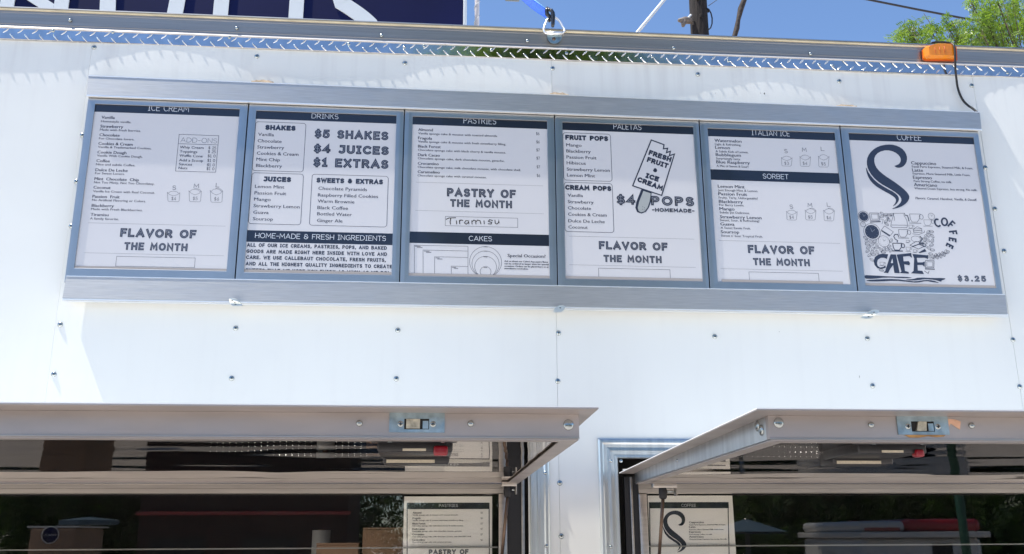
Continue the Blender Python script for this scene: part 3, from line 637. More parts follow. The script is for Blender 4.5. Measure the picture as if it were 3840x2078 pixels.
# O
def oval(cx, cz, rx, rz, n__=40): return [(cx+rx*math.copysign(abs(math.cos(a))**.45, math.cos(a)), cz+rz*math.sin(a)) for a in [2*math.pi*i/n__ for i in range(n__)]]
oc = (sx(985)+sx(1870))/2; orx = (sx(1870)-sx(985))/2; oz = BZ+.36
mb = MB(); A = oval(oc, oz, orx, .36); Bv = oval(oc, oz, orx-(sx(1145)-sx(985)), .30); N = len(A)
vs = [(x, YS-.0045, z) for x, z in A+Bv]+[(x, YS-.0005, z) for x, z in A+Bv]
mb.add(vs, [(i,(i+1)%N,(i+1)%N+N,i+N) for i in range(N)]+[(i+2*N,(i+1)%N+2*N,(i+1)%N+3*N,i+3*N) for i in range(N)]+[(i,(i+1)%N,(i+1)%N+2*N,i+2*N) for i in range(N)]+[(i+N,(i+1)%N+N,(i+1)%N+3*N,i+3*N) for i in range(N)])
mb.build('letter', 'sign_white', sgn)
l0, l1 = sx(2150), sx(2300); letter([[(l0,BZ-.01),(l0,LT),(l1,LT),(l1,BZ+.022),(sx(120,960),BZ+.022),(sx(120,960),BZ-.01)]])
i0, i1 = sx(335,960), sx(480,960); letter([[(i0,BZ),(i0,LT),(i1,LT),(i1,BZ)]])
# S as a swept band: its spine passes through the visible part
sp_ = [(sx(1250,960),LT-.06),(sx(1130,960),LT-.012),(sx(1000,960),LT-.005),(sx(880,960),LT-.03),(sx(800,960),LT-.09),(sx(790,960),LT-.16),(sx(830,960),PO(1290,8,YS).z),
       (sx(920,960),PO(1303,35,YS).z+.008),(sx(1080,960),PO(1363,66,YS).z),(sx(1200,960),PO(1400,92,YS).z-.014),(sx(1262,960),BZ+.012),(sx(1268,960),BZ-.03),(sx(1200,960),BZ-.08),(sx(1050,960),BZ-.11),(sx(880,960),BZ-.10),(sx(780,960),BZ-.06)]
def smooth_pts(p, it=2):
    for _ in range(it):
        q = [p[0]]
        for a, b in zip(p, p[1:]): q += [(a[0]*.75+b[0]*.25, a[1]*.75+b[1]*.25), (a[0]*.25+b[0]*.75, a[1]*.25+b[1]*.75)]
        p = q+[p[-1]]
    return p
sp_ = [(x, max(z, 2.935)) for x, z in sp_ if z > 2.90]
r_, _c = ribbon(smooth_pts(sp_), (sx(480,960)-sx(335,960))*1.1)
mb = MB(); vs = []
for a, b in r_: vs += [(a[0],YS-.0045,a[1]),(b[0],YS-.0045,b[1]),(a[0],YS-.0005,a[1]),(b[0],YS-.0005,b[1])]
fs = []
for i in range(len(r_)-1):
    for u, v_ in ((0,1),(1,3),(3,2),(2,0)): fs.append((4*i+u, 4*i+v_, 4*i+4+v_, 4*i+4+u))
fs += [(0,1,3,2), tuple(4*(len(r_)-1)+k for k in (0,2,3,1))]
mb.add(vs, fs); mb.build('letter', 'sign_white', sgn)
bs = MB(); [bs.box(x, x+.03, YS+.021, YS+.05, 2.926, 3.6) for x in (-2.2,-1.3,-.4)]; bs.build('sign_post', 'shelf_steel', sgn)

# ================================================================== MENU BOARD CASE
F0 = -.028                                                          # plane of the snap frames
tz0, tz1 = P(217,243,-.055), P(2470,328,-.055)
case = thing('menu_case', (0, -.005, 2.16), 'long brushed aluminium menu holder with deep top and bottom channels on the white wall', 'sign holder')
def rail_piece(tl, tr, br, bl, y, name, m, parent, depth, th=.0):
    mb = MB(); q = [P(*tl, y), P(*tr, y), P(*br, y), P(*bl, y)]; back = [Vector((p.x, -.008, p.z)) for p in q]
    mb.add(q+back, [(0,1,2,3),(4,5,1,0),(1,5,6,2),(2,6,7,3),(3,7,4,0),(7,6,5,4)])
    return mb.build(name, m, parent), q
tr_o, tq = rail_piece((222,191),(2465,283),(2469,324),(218,238), -.036, 'top_channel', 'brushed', case, .05)
br_o, bq = rail_piece((167,695),(2529,742),(2535,790),(157,750), -.036, 'bottom_channel', 'brushed', case, .05)
def edge_line(a, b, y, th, nm, m='bright_edge', par=case):
    A_, B_ = P(*a, y), P(*b, y); mb = MB(); d = .0015 if th > .001 else .0001
    mb.add([A_+Vector((0,-d,th)), B_+Vector((0,-d,th)), B_+Vector((0,-d,-th)), A_+Vector((0,-d,-th)), A_+Vector((0,.005,th)), B_+Vector((0,.005,th)), B_+Vector((0,.005,-th)), A_+Vector((0,.005,-th))],
           [(0,1,2,3),(4,5,1,0),(1,5,6,2),(2,6,7,3),(3,7,4,0),(7,6,5,4)]); return mb.build(nm, m, par)
edge_line((218,240.6),(2470,326.5), -.0364, .0018, 'channel_lip'); edge_line((222,190.4),(2465,282.2), -.0364, .0009, 'channel_lip')
edge_line((157,753),(2536,793), -.0364, .0017, 'channel_lip'); edge_line((158,757.2),(2537,797.2), -.0345, .0009, 'channel_lip')
edge_line((167,694.2),(2529,741), -.0364, .0009, 'channel_lip')
bk = MB(); A_ = P(190,470,-.008); bk.box(-1.189, 1.171, -.0225, -.0075, 2.19, 2.71); bk.build('back_panel', 'rubber', case)
# bent tabs hanging out from the bottom channel
K5 = (820, 1080, 13.943); K7 = (3180, 1120, 12.88)
def tab(pts, K, holes):
    front = [PC(K, x, y, -.041-(.012 if K[2] > 5 and y < 800 else .006)) for x, y in pts]
    mb = MB(); mb.prism(front, 0, 0, Vector((.0012,.0022,.0012))); t_ = mb.build('hanging_tab', 'tab_metal', case)
    hm = MB()
    for x, y in holes:
        c_ = PC(K, x, y, -.0565 if K[2] > 5 else -.050); hm.add([(c_.x+.0026*math.cos(a), c_.y, c_.z+.0011*math.sin(a)) for a in [i*math.pi/4 for i in range(8)]], [tuple(range(8))])
    hm.build('slot', 'dark_hole', t_)
mat('tab_metal', (.70,.72,.68), .45, 1, noise_amt=.1, noise_scale=80)
tab([(530,560),(640,535),(860,570),(960,610),(1080,740),(1160,830),(1230,940),(720,945),(600,800)], K5, [(710,655),(835,750),(885,848)])
tab([(590,940),(700,850),(860,745),(1000,650),(1150,560),(1350,545),(1500,580),(1510,640),(1400,730),(1240,850),(1100,950),(900,975)], K7, [(1255,655),(1165,768),(995,868)])
tab([(207,172),(216,156),(234,145),(256,143),(268,150),(262,164),(248,177),(212,178)], (1920, 1039, 1.3417), [(243,155)])
# tan scraps wedged on the top channel
for i, (x0, x1, y, lab) in enumerate(((632,688,205,'torn tan cardboard scrap wedged behind the menu top channel above the drinks menu'), (1383,1431,237,'torn tan cardboard scrap below the tie-down ring, wedged on the menu top channel'), (2105,2156,267,'torn tan cardboard scrap wedged on the channel above the italian ice menu'))):
    a = P(x0, y+2, -.03); b = P(x1, y+3, -.03); a.z = b.z = min(a.z, b.z); pts = [Vector((a.x, -.03, a.z-.004)), Vector((b.x, -.03, b.z-.004))]
    for k in range(9, -1, -1):
        t = k/9; pts.append(Vector((a.x+(b.x-a.x)*t, -.03, a.z+.0045+.004*math.sin(math.pi*t)+random.uniform(-.0015,.0018))))
    mb = MB(); mb.prism(pts, 0, 0, Vector((0,.016,0))); o = mb.build('cardboard_scrap', 'tan_scrap'); tag(o, lab, 'scrap', 'cardboard scraps on the menu holder')

# ================================================================== SIX FRAMED MENUS
YP = -.0245                                                         # paper plane
def midx(t, b, y=F0): return (P(*t, y).x+P(*b, y).x)/2
seams = [midx((217,250),(166,690)), midx((622,262),(595,700)), midx((1015,276),(1008,710)), midx((1395,290),(1403,718)), midx((1760,306),(1785,726)), midx((2115,322),(2157,735)), midx((2468,335),(2518,742))]
CR = [(230,360,1319/700), (880,360,1243/660), (1480,380,1239/640), (2060,400,1239/640), (2600,440,1275/640), (3120,460,1356/720)]
PAP = [((233,58),(1257,98),(1175,1240),(104,1217)), ((147,107),(1135,140),(1117,1268),(75,1245)), ((127,110),(1104,150),(1127,1290),(105,1268)),
       ((95,113),(1045,152),(1110,1270),(115,1253)), ((106,83),(1055,122),(1170,1255),(178,1228)), ((115,80),(997,105),(1153,1170),(232,1155))]
BAND = [((230,108),(1255,150)), ((145,163),(1133,195)), ((126,168),(1103,202)), ((97,170),(1044,202)), ((109,138),(1057,177)), ((118,125),(1002,152))]
LAB = ['framed ice cream menu with ADD-ONS price box, leftmost of the six', 'framed drinks menu with large SHAKES, JUICES and EXTRAS prices', 'framed pastries menu with handwritten Tiramisu and cake sizes below',
       'framed paletas menu with a drawing of a bitten ice pop', 'framed italian ice and sorbet menu with two rows of cup drawings', 'framed coffee menu with steam swirl and cup drawing, rightmost of the six']
SH = []
for i in range(6):
    s = Sheet(CR[i], YP); x0, x1 = seams[i]+.0016, seams[i+1]-.0016
    q = [s.w(*p) for p in PAP[i]]; ix0, ix1 = (q[0].x+q[3].x)/2, (q[1].x+q[2].x)/2; iz1, iz0 = (q[0].y+q[1].y)/2, (q[2].y+q[3].y)/2
    zt, zb_ = 2.705, 2.2105
    fr = thing('framed_menu', ((x0+x1)/2, YP, zb_), LAB[i], 'menu', 'framed menus in the aluminium holder')
    # four mitred bars with a rounded snap profile
    o4 = [(x0,zb_),(x1,zb_),(x1,zt),(x0,zt)]; i4 = [(ix0,iz0),(ix1,iz0),(ix1,iz1),(ix0,iz1)]
    for k in range(4):
        a, b, c, d = o4[k], o4[(k+1)%4], i4[(k+1)%4], i4[k]; mb = MB(); rows = []
        for t, y in ((0,-.0222),(.0,F0+.0004),(.03,F0),(.5,F0-.0003),(.98,F0),(1,F0+.0003),(1,YP-.0002)):
            rows.append(((a[0]+(d[0]-a[0])*t, y, a[1]+(d[1]-a[1])*t), (b[0]+(c[0]-b[0])*t, y, b[1]+(c[1]-b[1])*t)))
        vs = [v for r in rows for v in r]; mb.add(vs, [(2*j,2*j+1,2*j+3,2*j+2) for j in range(len(rows)-1)]); mb.build('frame_bar', 'frame_alu', fr)
    pm = MB(); pm.box(ix0-.004, ix1+.004, YP, YP+.0012, iz0-.004, iz1+.004); pap = pm.build('poster', 'poster_paper', fr)
    bq_ = [s.w(*p) for p in BAND[i]]; bz = (bq_[0].y+bq_[1].y)/2
    s.band(ix0-.003, ix1+.003, bz, iz1+.003, pap)
    st = MB(); sh = .0075 if i != 0 else .0055
    st.box(ix0+(.011 if i == 4 else 0), ix1-(.020 if i == 4 else 0), YP-.0016, YP-.0008, iz0-.001, iz0+sh); st.build('lower_strip', 'lower_strip', fr)  # grey-brown strip along the poster's lower edge
    SH.append((s, fr, pap, (ix0, ix1)))
ND = dict(navy_ink='title_band', ink='lettering', ink_soft='fine_print', title_ink='title', inline_ink='letter_inlay', stick_grey='drawing_fill', marker_ink='handwriting')
def band2(i, tl, bl):
    s, fr, pap, (a, b) = SH[i]; z1 = s.w(*tl).y; z0 = s.w(*bl).y; s.band(a-.003, b+.003, z0, z1, pap)
def dots(s, a, b):
    A = s.w(*a); B = s.w(*b); z = (A.y+B.y)/2; s.stroke([(A.x,z),(B.x,z)], 1.3*s.px(), 'ink_soft')
NB, DB = .012, .0
def items(s, L, cap, bold, ink='ink'):
    for x, y, xr, t in L: s.text(x, y, xr, cap, t, bold, ink)
# 1 ice cream
s = SH[0][0]
s.caps(612,104,900,113,46,'ICE CREAM',.075,'title_ink')
items(s, [(283,160,377,'Vanilla'),(275,223,436,'Strawberry'),(269,284,411,'Chocolate'),(262,345,503,'Cookies & Cream'),(255,406,459,'Cookie Dough'),(248,467,341,'Coffee'),(241,531,468,'Dulce De Leche'),(234,594,547,'Mint  Chocolate  Chip'),(227,655,347,'Coconut'),(220,719,411,'Passion  Fruit'),(214,783,370,'Blackberry'),(206,847,333,'Tiramisu')], 21, NB)
items(s, [(280,186,494,'Homestyle vanilla.'),(272,245,561,'Made with fresh berries.'),(266,307,515,'For Chocolate lovers.'),(259,367,636,'Vanilla & Trademarked Cookies.'),(252,428,574,'Vanilla With Cookie Dough.'),(245,490,522,'Nice and subtle Coffee.'),(238,553,447,'For Sweet Lovers.'),(231,617,658,'Not Too Minty, Not Too Chocolatey.'),(224,680,661,'Vanilla Ice Cream with Real Coconut.'),(217,742,597,'No Artificial Flavoring or Colors.'),(210,806,573,'Made with Fresh Blackberries.'),(202,873,406,'A family favorite.')], 16, DB, 'ink_soft')
s.rect([(832,270),(1112,283),(1091,540),(808,531)], 3); s.line([(828,338),(1105,346)], 3)
s.caps(841,327,1100,334,34,'ADD-ONS',.06,'ink')
items(s, [(837,370,1005,'Whip Cream'),(836,400,960,'Toppings'),(834,430,998,'Waffle Cone'),(832,462,1001,'Add a Scoop'),(830,490,923,'Sauces'),(828,517,890,'Nuts')], 19, 0)
for x, y, t in ((1038,377,'$ 25'),(1035,404,'$ 25'),(1033,434,'$1 0'),(1030,466,'$1 0'),(1028,497,'$1 0'),(1025,524,'$1 0')): s.caps(x,y,x+56,y+1,21,t,.13,'ink_soft')
for x, y, w_, t in ((783,663,27,'S'),(934,650,38,'M'),(1090,645,27,'L')): s.caps(x,y,x+w_,y+1,30,t,.10,'ink_soft')
s.cup(793,712,90,70,'$4',0); s.cup(945,706,90,84,'$5',.6); s.cup(1096,707,90,90,'$6',.6)
def month(s, a, b, h1, h2, t1='FLAVOR OF'):
    s.caps(*a[:2],*a[2:],h1,t1,.30,'ink',.13,gap=.42); s.caps(*b[:2],*b[2:],h2,'THE MONTH',.30,'ink',.13,gap=.44)
dots(s,(188,897),(1160,920)); dots(s,(163,1108),(1150,1130)); month(s,(413,996,952,1005),(441,1088,890,1092),62,55)
s.rect([(390,1134),(945,1145),(942,1213),(385,1203)], 2.2)
# 2 drinks
s = SH[1][0]; BT = dict(ink='ink', gap=.40)
s.caps(543,158,732,164,34,'DRINKS',.075,'title_ink')
s.rrect([(148,184),(503,192),(485,537),(125,527)],3.2,20); s.rrect([(120,542),(484,553),(468,911),(100,902)],3.2,20); s.rrect([(545,553),(1083,568),(1076,927),(530,913)],3.2,20)
s.caps(215,240,430,244,36,'SHAKES',.34,**BT); s.caps(202,604,398,608,36,'JUICES',.34,**BT); s.caps(577,612,1047,627,35,'SWEETS & EXTRAS',.34,**BT)
items(s, [(165,282,277,'Vanilla'),(162,327,331,'Chocolate'),(159,371,349,'Strawberry'),(156,415,450,'Cookies & Cream'),(153,458,319,'Mint Chip'),(150,502,334,'Blackberry'),(143,649,350,'Lemon Mint'),(140,695,363,'Passion Fruit'),(137,740,254,'Mango'),(133,786,458,'Strawberry Lemon'),(131,832,239,'Guava'),(128,878,270,'Soursop'),(591,663,934,'Chocolate Pyramids'),(588,710,1012,'Raspberry Filled Cookies'),(586,753,845,'Warm Brownie'),(584,799,800,'Black Coffee'),(583,843,827,'Bottled Water'),(581,890,761,'Ginger Ale')], 24, .006)
for t, a, h in (('$5 SHAKES',(562,297,1085,309),62),('$4 JUICES',(556,402,1088,413),62),('$1 EXTRAS',(553,500,1085,514),64)): s.caps(*a,h,t,.30,'ink',.13,gap=.42)
band2(1,(93,947),(90,1030)); s.caps(143,1003,1068,1028,36,'HOME-MADE & FRESH INGREDIENTS',.085,'title_ink')
for x,y,xr_,yr_,t in ((86,1065,1075,1087,'ALL OF OUR ICE CREAMS, PASTRIES, POPS, AND BAKED'),(82,1109,1076,1130,'GOODS ARE MADE RIGHT HERE INSIDE WITH LOVE AND'),(80,1152,1068,1173,'CARE. WE USE CALLEBAUT CHOCOLATE, FRESH FRUITS,'),(77,1197,1112,1216,'AND ALL THE HIGHEST QUALITY INGREDIENTS TO CREATE'),(76,1243,1088,1262,'SWEETS THAT WE HOPE YOU ENJOY AS MUCH AS WE DO!')):
    s.caps(x,y,xr_,yr_,26,t,.30,'ink',gap=.44)
# 3 pastries
s = SH[2][0]; s.caps(500,160,736,168,46,'PASTRIES',.075,'title_ink')
items(s, [(171,215,277,'Almond'),(170,276,271,'Fragola'),(170,336,334,'Black Forest'),(169,398,327,'Dark Cacao'),(168,460,319,'Crocantino'),(167,521,327,'Caramelino')], 21, NB)
items(s, [(171,240,747,'Vanilla sponge cake & mousse with toasted almonds.'),(170,299,808,'Vanilla sponge cake & mousse with fresh strawberry filling.'),(169,360,808,'Chocolate sponge cake with black cherry & vanilla mousse.'),(168,421,797,'Chocolate sponge cake, dark chocolate mousse, ganache.'),(167,484,916,'Chocolate sponge cake, milk chocolate mousse, with chocolate shell.'),(166,545,667,'Chocolate sponge cake with caramel mousse.')], 16, DB, 'ink_soft')
for x, y, t in ((1026,246,'$6'),(1028,306,'$6'),(1028,365,'$7'),(1029,424,'$7'),(1030,487,'$7'),(1031,550,'$6')): s.caps(x,y,x+25,y+1,22,t,.13,'ink_soft')
dots(s,(155,588),(1078,614)); dots(s,(150,792),(1082,817)); month(s,(379,691,880,702),(402,766,852,778),62,56,'PASTRY OF')
s.rect([(368,835),(893,850),(893,917),(367,903)], 2.2)
for st in ([(372,858),(395,848),(445,846)],[(408,848),(402,875),(405,895)],[(448,866),(450,893)],[(470,862),(472,892)],[(471,874),(480,862),(497,866)],[(533,868),(515,868),(507,884),(520,893),(535,880),(538,866),(538,892)],[(560,866),(562,894)],[(561,876),(575,863),(588,868),(590,894)],[(590,876),(602,863),(620,868),(626,892)],[(648,866),(650,892)],[(713,868),(690,860),(680,872),(704,880),(700,892),(676,890)],[(728,862),(730,886),(742,892),(754,882),(756,862),(758,885)]):
    s.line(st, 6, 'marker_ink', 4)
band2(2,(112,945),(110,1028)); s.caps(538,1013,706,1018,36,'CAKES',.085,'title_ink')
for L in ([(143,1262),(143,1046),(532,1053),(532,1262)],[(206,1262),(206,1080),(531,1088)],[(290,1262),(290,1129),(531,1134)],[(411,1262),(411,1197),(531,1200)]): s.line(L, 2.4, 'ink')
for cy, r in ((1166,113),(1181,96),(1202,77),(1237,38)): s.ell(660, cy, r, r, 2.4, n_=36)
for x, y, w_ in ((148,1053,40),(162,1060,40),(212,1088,40),(228,1096,38),(296,1137,30),(310,1145,36),(416,1205,30),(430,1212,30),(645,1057,32),(645,1088,32),(645,1130,28),(645,1206,28)): s.line([(x,y),(x+w_,y+1)], 4, 'ink_soft')
s.text(820,1131,1095,24,'Special Occasion?',.016)
for y, xr_, t in ((1166,1115,'Ask us about our Cakes! Any pastry flavor'),(1184,1117,'can be ordered in larger sizes for special'),(1202,1117,'occasions. Orders can be placed here or at'),(1219,970,'manolisusa.com/cakes.')): s.text(797,y,xr_,12,t,.014)
# 4 paletas
s = SH[3][0]; s.caps(466,163,668,169,38,'PALETAS',.075,'title_ink')
s.rrect([(97,190),(443,200),(456,542),(107,535)],3.2,20); s.rrect([(107,549),(458,560),(467,914),(114,908)],3.2,20)
s.caps(116,241,427,250,36,'FRUIT POPS',.34,**BT); s.caps(115,604,450,613,36,'CREAM POPS',.34,**BT)
items(s, [(123,289,234,'Mango'),(124,333,300,'Blackberry'),(125,377,342,'Passion Fruit'),(126,419,264,'Hibiscus'),(127,465,439,'Strawberry Lemon'),(129,508,332,'Lemon Mint'),(133,654,244,'Vanilla'),(134,701,321,'Strawberry'),(135,746,303,'Chocolate'),(137,792,416,'Cookies & Cream'),(138,840,402,'Dulce De Leche'),(139,885,278,'Coconut')], 24, .006)
s.poly([(668,600),(742,625),(738,690),(722,735),(700,765),(668,777),(637,766),(624,735),(632,690)], 'ink', 2)
s.poly([(683,612),(736,630),(728,690),(712,735),(692,760),(665,768),(648,757),(642,735),(652,690)], 'stick_grey', 3)
for x, y in ((676,745),(690,735),(678,728),(688,750)): s.ell(x, y, 2.5, 2.5, lvl=4, n_=8)
s.poly([(740,243),(832,277),(828,307),(858,303),(850,335),(878,325),(872,357),(908,345),(815,645),(605,575)], 'poster_paper', 4)
s.line([(740,243),(832,277),(828,307),(858,303),(850,335),(878,325),(872,357),(908,345),(815,645),(605,575),(740,243)], 9, 'ink', 5)
for a, h, t in (((717,349,880,404),38,'FRESH'),((705,400,858,451),38,'FRUIT'),((750,472,780,481),30,'&'),((695,516,790,548),38,'ICE'),((634,543,818,613),38,'CREAM')):
    s.caps(*a,h,t,.34,'ink',gap=.40,lvl=5,bx=True)
s.caps(487,710,627,715,72,'$4',.27,'ink',.14,gap=.34); s.caps(738,717,1053,723,70,'POPS',.28,'ink',.16,gap=.46); s.caps(745,763,1055,767,28,'-HOMEMADE-',.28,'ink',gap=.36)
dots(s,(142,941),(1052,962)); dots(s,(145,1150),(1063,1166)); month(s,(360,1036,860,1045),(394,1128,816,1132),60,52)
s.rect([(358,1174),(876,1184),(878,1249),(358,1241)], 2.2)
# 5 italian ice
s = SH[4][0]; s.caps(437,133,721,142,38,'ITALIAN ICE',.075,'title_ink')
items(s, [(159,184,360,'Watermelon'),(164,236,273,'Lemon'),(168,290,355,'Bubblegum'),(172,344,422,'Blue Raspberry'),(184,526,383,'Lemon Mint'),(188,582,402,'Passion Fruit'),(192,639,370,'Blackberry'),(196,694,308,'Mango'),(199,754,510,'Strawberry Lemon'),(203,808,307,'Guava'),(206,866,343,'Soursop')], 24, NB)
items(s, [(162,209,357,'Light & Refreshing.'),(167,262,411,'A Subtle Kick of Lemon.'),(170,315,354,'Surprisingly tasty.'),(174,371,411,'A Mix of Sweet & Sour!'),(186,551,484,'Just Enough Mint & Lemon.'),(190,607,481,'Fruity, Tarty, Unforgetable!'),(194,662,380,'For Berry Lovers.'),(198,718,421,'Subtle yet Delicious.'),(201,776,493,'Sweet, Sour, & Refreshing!'),(206,833,428,'A Sweet Exotic Fruit.'),(209,892,519,"Sweet n' Sour Tropical Fruit.")], 17, DB, 'ink_soft')
band2(4,(127,388),(131,467)); s.caps(520,458,712,466,37,'SORBET',.085,'title_ink')
for x, y, w_, t in ((680,268,26,'S'),(813,257,34,'M'),(953,251,28,'L'),(720,683,26,'S'),(855,671,34,'M'),(998,667,28,'L')): s.caps(x,y,x+w_,y+1,30,t,.10,'ink_soft')
s.cup(697,330,82,70,'$3',0); s.cup(835,327,82,80,'$4',.3); s.cup(973,328,82,88,'$5',.39); s.cup(735,733,82,70,'$4',0); s.cup(875,728,82,80,'$5',.6); s.cup(1013,731,82,86,'$6',.6)
dots(s,(190,918),(1096,945)); dots(s,(203,1129),(1117,1152)); month(s,(409,1015,908,1028),(448,1105,872,1115),62,54)
s.rect([(416,1155),(935,1167),(941,1250),(420,1240)], 2.2)
# 6 coffee
s = SH[5][0]; s.caps(461,123,632,127,44,'COFFEE',.075,'title_ink')
def smp(p, it=2):
    for _ in range(it):
        q = []
        for a, b in zip(p, p[1:]+p[:1]): q += [(a[0]*.75+b[0]*.25, a[1]*.75+b[1]*.25), (a[0]*.25+b[0]*.75, a[1]*.25+b[1]*.75)]
        p = q
    return p
def swirl(s, f):
    s.poly([f(*p) for p in smp([(437,307),(465,322),(500,314),(524,287),(532,250),(521,213),(490,178),(440,157),(390,154),(330,166),(280,198),(251,240),(244,285),(254,330),(285,380),(340,430),(410,468),(462,502),(488,530),(490,558),(462,590),(412,614),(480,600),(530,567),(549,530),(537,500),(500,463),(440,418),(370,373),(320,330),(298,285),(300,240),(330,208),(385,193),(440,206),(477,235),(488,265),(476,292),(450,303)],1)], 'ink', 3)
    s.poly([f(*p) for p in smp([(238,308),(243,350),(262,400),(300,443),(360,480),(420,512),(452,538),(450,565),(424,596),(455,577),(474,548),(470,522),(442,494),(380,462),(310,418),(262,362)],1)], 'ink', 3)
swirl(s, lambda x, y: (x, y))
items(s, [(560,295,736,'Cappuccino'),(567,346,643,'Latte'),(573,397,706,'Espresso'),(580,449,743,'Americano')], 24, NB)
items(s, [(565,317,996,'Equal Parts Espresso, Steamed Milk, & Foam.'),(571,366,977,'Espresso, More Steamed Milk, Little Foam.'),(578,420,848,'Pure Strong Coffee, no milk.'),(583,471,1026,'Watered Down Espresso, less strong. No milk.')], 16, DB, 'ink_soft')
s.text(590,541,1023,17,'Flavors: Caramel, Hazelnut, Vanilla, & Decaff.',.008,'ink',.2)
s.caps(889,1121,1090,1124,43,'$3.25',.28,'ink',.15,gap=.6)
f = lambda x, y: ((x/4.1+80)*1.8833, (y/4.1+300)*1.8833)             # illustration, from the close crop
def L(pts, wd, ink='ink_soft', lvl=3): s.line([f(*p) for p in pts], wd*.46, ink, lvl)
def E(cx, cy, rx, ry, wd=0, ink='ink_soft', rot=0, lvl=3, n_=16, a0=0, a1=360): c_ = f(cx, cy); s.ell(c_[0], c_[1], rx*.46, ry*.46, wd*.46, ink, rot, n_, a0, a1, lvl)
def clock(cx, cy, r, dark):
    if dark: E(cx,cy,r,r,6,'ink'); E(cx,cy,r*.84,r*.84,0,'ink')
    else: E(cx,cy,r,r,5)
    ik = 'inline_ink' if dark else 'ink_soft'; L([(cx,cy),(cx-r*.2,cy-r*.5)],4,ik,5); L([(cx,cy),(cx+r*.35,cy-r*.3)],4,ik,5)
    for k in range(12): a = k*math.pi/6; L([(cx+r*.66*math.cos(a),cy+r*.66*math.sin(a)),(cx+r*.75*math.cos(a),cy+r*.75*math.sin(a))],4,ik,5)
clock(158,213,82,1); clock(148,335,38,0); clock(287,450,126,1); clock(468,595,84,0); clock(1200,212,50,0)
def bean(x, y, rot, r=34, ink='ink_soft'): E(x,y,r,r*.55,5,ink,rot); c_, s__ = math.cos(math.radians(rot)), -math.sin(math.radians(rot)); L([(x-r*c_,y-r*s__),(x+3,y+3),(x+r*c_,y+r*s__)],5,ink)
random.seed(3)
for x, y in ((440,170),(500,185),(560,190),(590,185),(440,215),(520,225),(545,260),(500,290),(510,330),(185,545),(200,590),(265,600),(330,598),(215,640),(280,650),(355,645),(230,690),(300,715),(360,690),(220,745),(290,765),(365,760),(250,810),(315,800),(285,880),(420,725),(470,712),(460,765),(520,725),(575,735),(550,675),(580,585),(430,1040),
             (1150,455),(1200,445),(1110,520),(1165,505),(1215,515),(1090,570),(1150,580),(1215,590),(1100,620),(1200,655),(1160,700),(1215,730),(1190,790),(1170,830)): bean(x, y, random.uniform(-70,70))
for k in range(9): bean(1240+k*26, 840-k*k*1.2-(k%2)*25, 50+random.uniform(-30,40), 34)
def mug(x, y, w_, h, wd=4, ink='ink_soft', lvl=3): L([(x,y),(x+w_,y+2)],wd,ink,lvl); L([(x+2,y),(x+w_*.08,y+h*.6),(x+w_*.25,y+h*.95),(x+w_*.72,y+h*.97),(x+w_*.92,y+h*.6),(x+w_,y+2)],wd,ink,lvl); E(x+w_*1.1,y+h*.35,w_*.18,h*.28,wd,ink,0,lvl); L([(x-5,y+h*1.08),(x+w_*1.1,y+h*1.1)],wd*1.3,ink,lvl)
mug(862,175,165,130,6); mug(1080,265,125,90); mug(690,415,150,120,6); mug(850,345,65,50); mug(810,580,50,35); mug(808,685,70,60); mug(918,725,58,40); mug(405,915,70,50)
mug(602,625,145,110,12,'ink',4); L([(700,530),(680,490),(640,490),(620,520),(640,560),(680,585),(670,615)],12,'ink',4)
L([(610,165),(620,190),(585,290),(575,365),(605,385),(820,385),(835,350),(820,270),(775,190),(790,165),(610,165)],6); L([(585,345),(830,350)],6); L([(790,190),(830,200),(845,240),(855,290)],14); L([(630,210),(630,280)],5)
L([(250,160),(390,162),(400,275),(262,275),(250,160)],7); L([(275,178),(375,178),(382,255),(285,255),(275,178)],5); L([(255,300),(420,292)],16); L([(400,250),(460,260),(440,330)],5)
L([(480,360),(615,450),(570,505),(430,420),(480,360)],6); L([(430,430),(560,515)],18,'ink')
L([(905,480),(1000,495),(1095,455),(1090,430)],6); L([(920,410),(1050,400),(1055,455),(930,465),(920,410)],6); L([(920,410),(980,370),(1050,400)],6); L([(925,437),(1050,425)],8)
E(960,560,70,45,5); L([(870,655),(960,600),(1060,610),(1120,660),(1000,715),(870,655)],8,'ink'); L([(900,680),(1010,640),(1110,680)],14,'ink'); L([(1010,620),(1080,640)],22,'ink'); L([(1020,515),(1060,560),(1030,600)],16)
L([(1110,890),(1240,895),(1235,1000),(1110,1000),(1110,890)],8); L([(1130,910),(1220,912),(1218,985),(1130,980),(1130,910)],5); L([(1100,1020),(1250,1025)],16); L([(1090,1050),(1150,1090),(1165,1050)],8); L([(1170,870),(1230,870),(1225,820)],6)
# CAFE
ci = 'ink'
def Pg(pts, lvl=4): s.poly([f(*p) for p in pts], ci, lvl)
Pg([(535,795),(515,868),(470,848),(420,850),(375,880),(362,930),(375,975),(410,998),(460,990),(492,965),(500,1000),(440,1022),(370,1010),(325,960),(312,900),(330,840),(380,800),(440,788)])
Pg([(572,795),(655,798),(712,1088),(630,1082),(610,960),(560,1030),(535,1085),(462,1078),(490,1050)]); s.poly([f(*p) for p in [(598,860),(575,930),(610,930)]], 'poster_paper', 5)
Pg([(665,800),(890,775),(900,850),(860,822),(765,832),(772,905),(850,900),(872,930),(862,965),(782,950),(792,1050),(850,1068),(852,1094),(712,1085),(738,1060)])
Pg([(905,790),(1150,812),(1148,870),(1100,850),(975,850),(985,920),(1060,920),(1098,905),(1095,990),(1060,960),(985,960),(990,1045),(1060,1050),(1085,1100),(885,1088),(925,1050),(935,860)])
Pg([(1100,712),(1125,752),(1020,778),(1000,768)])
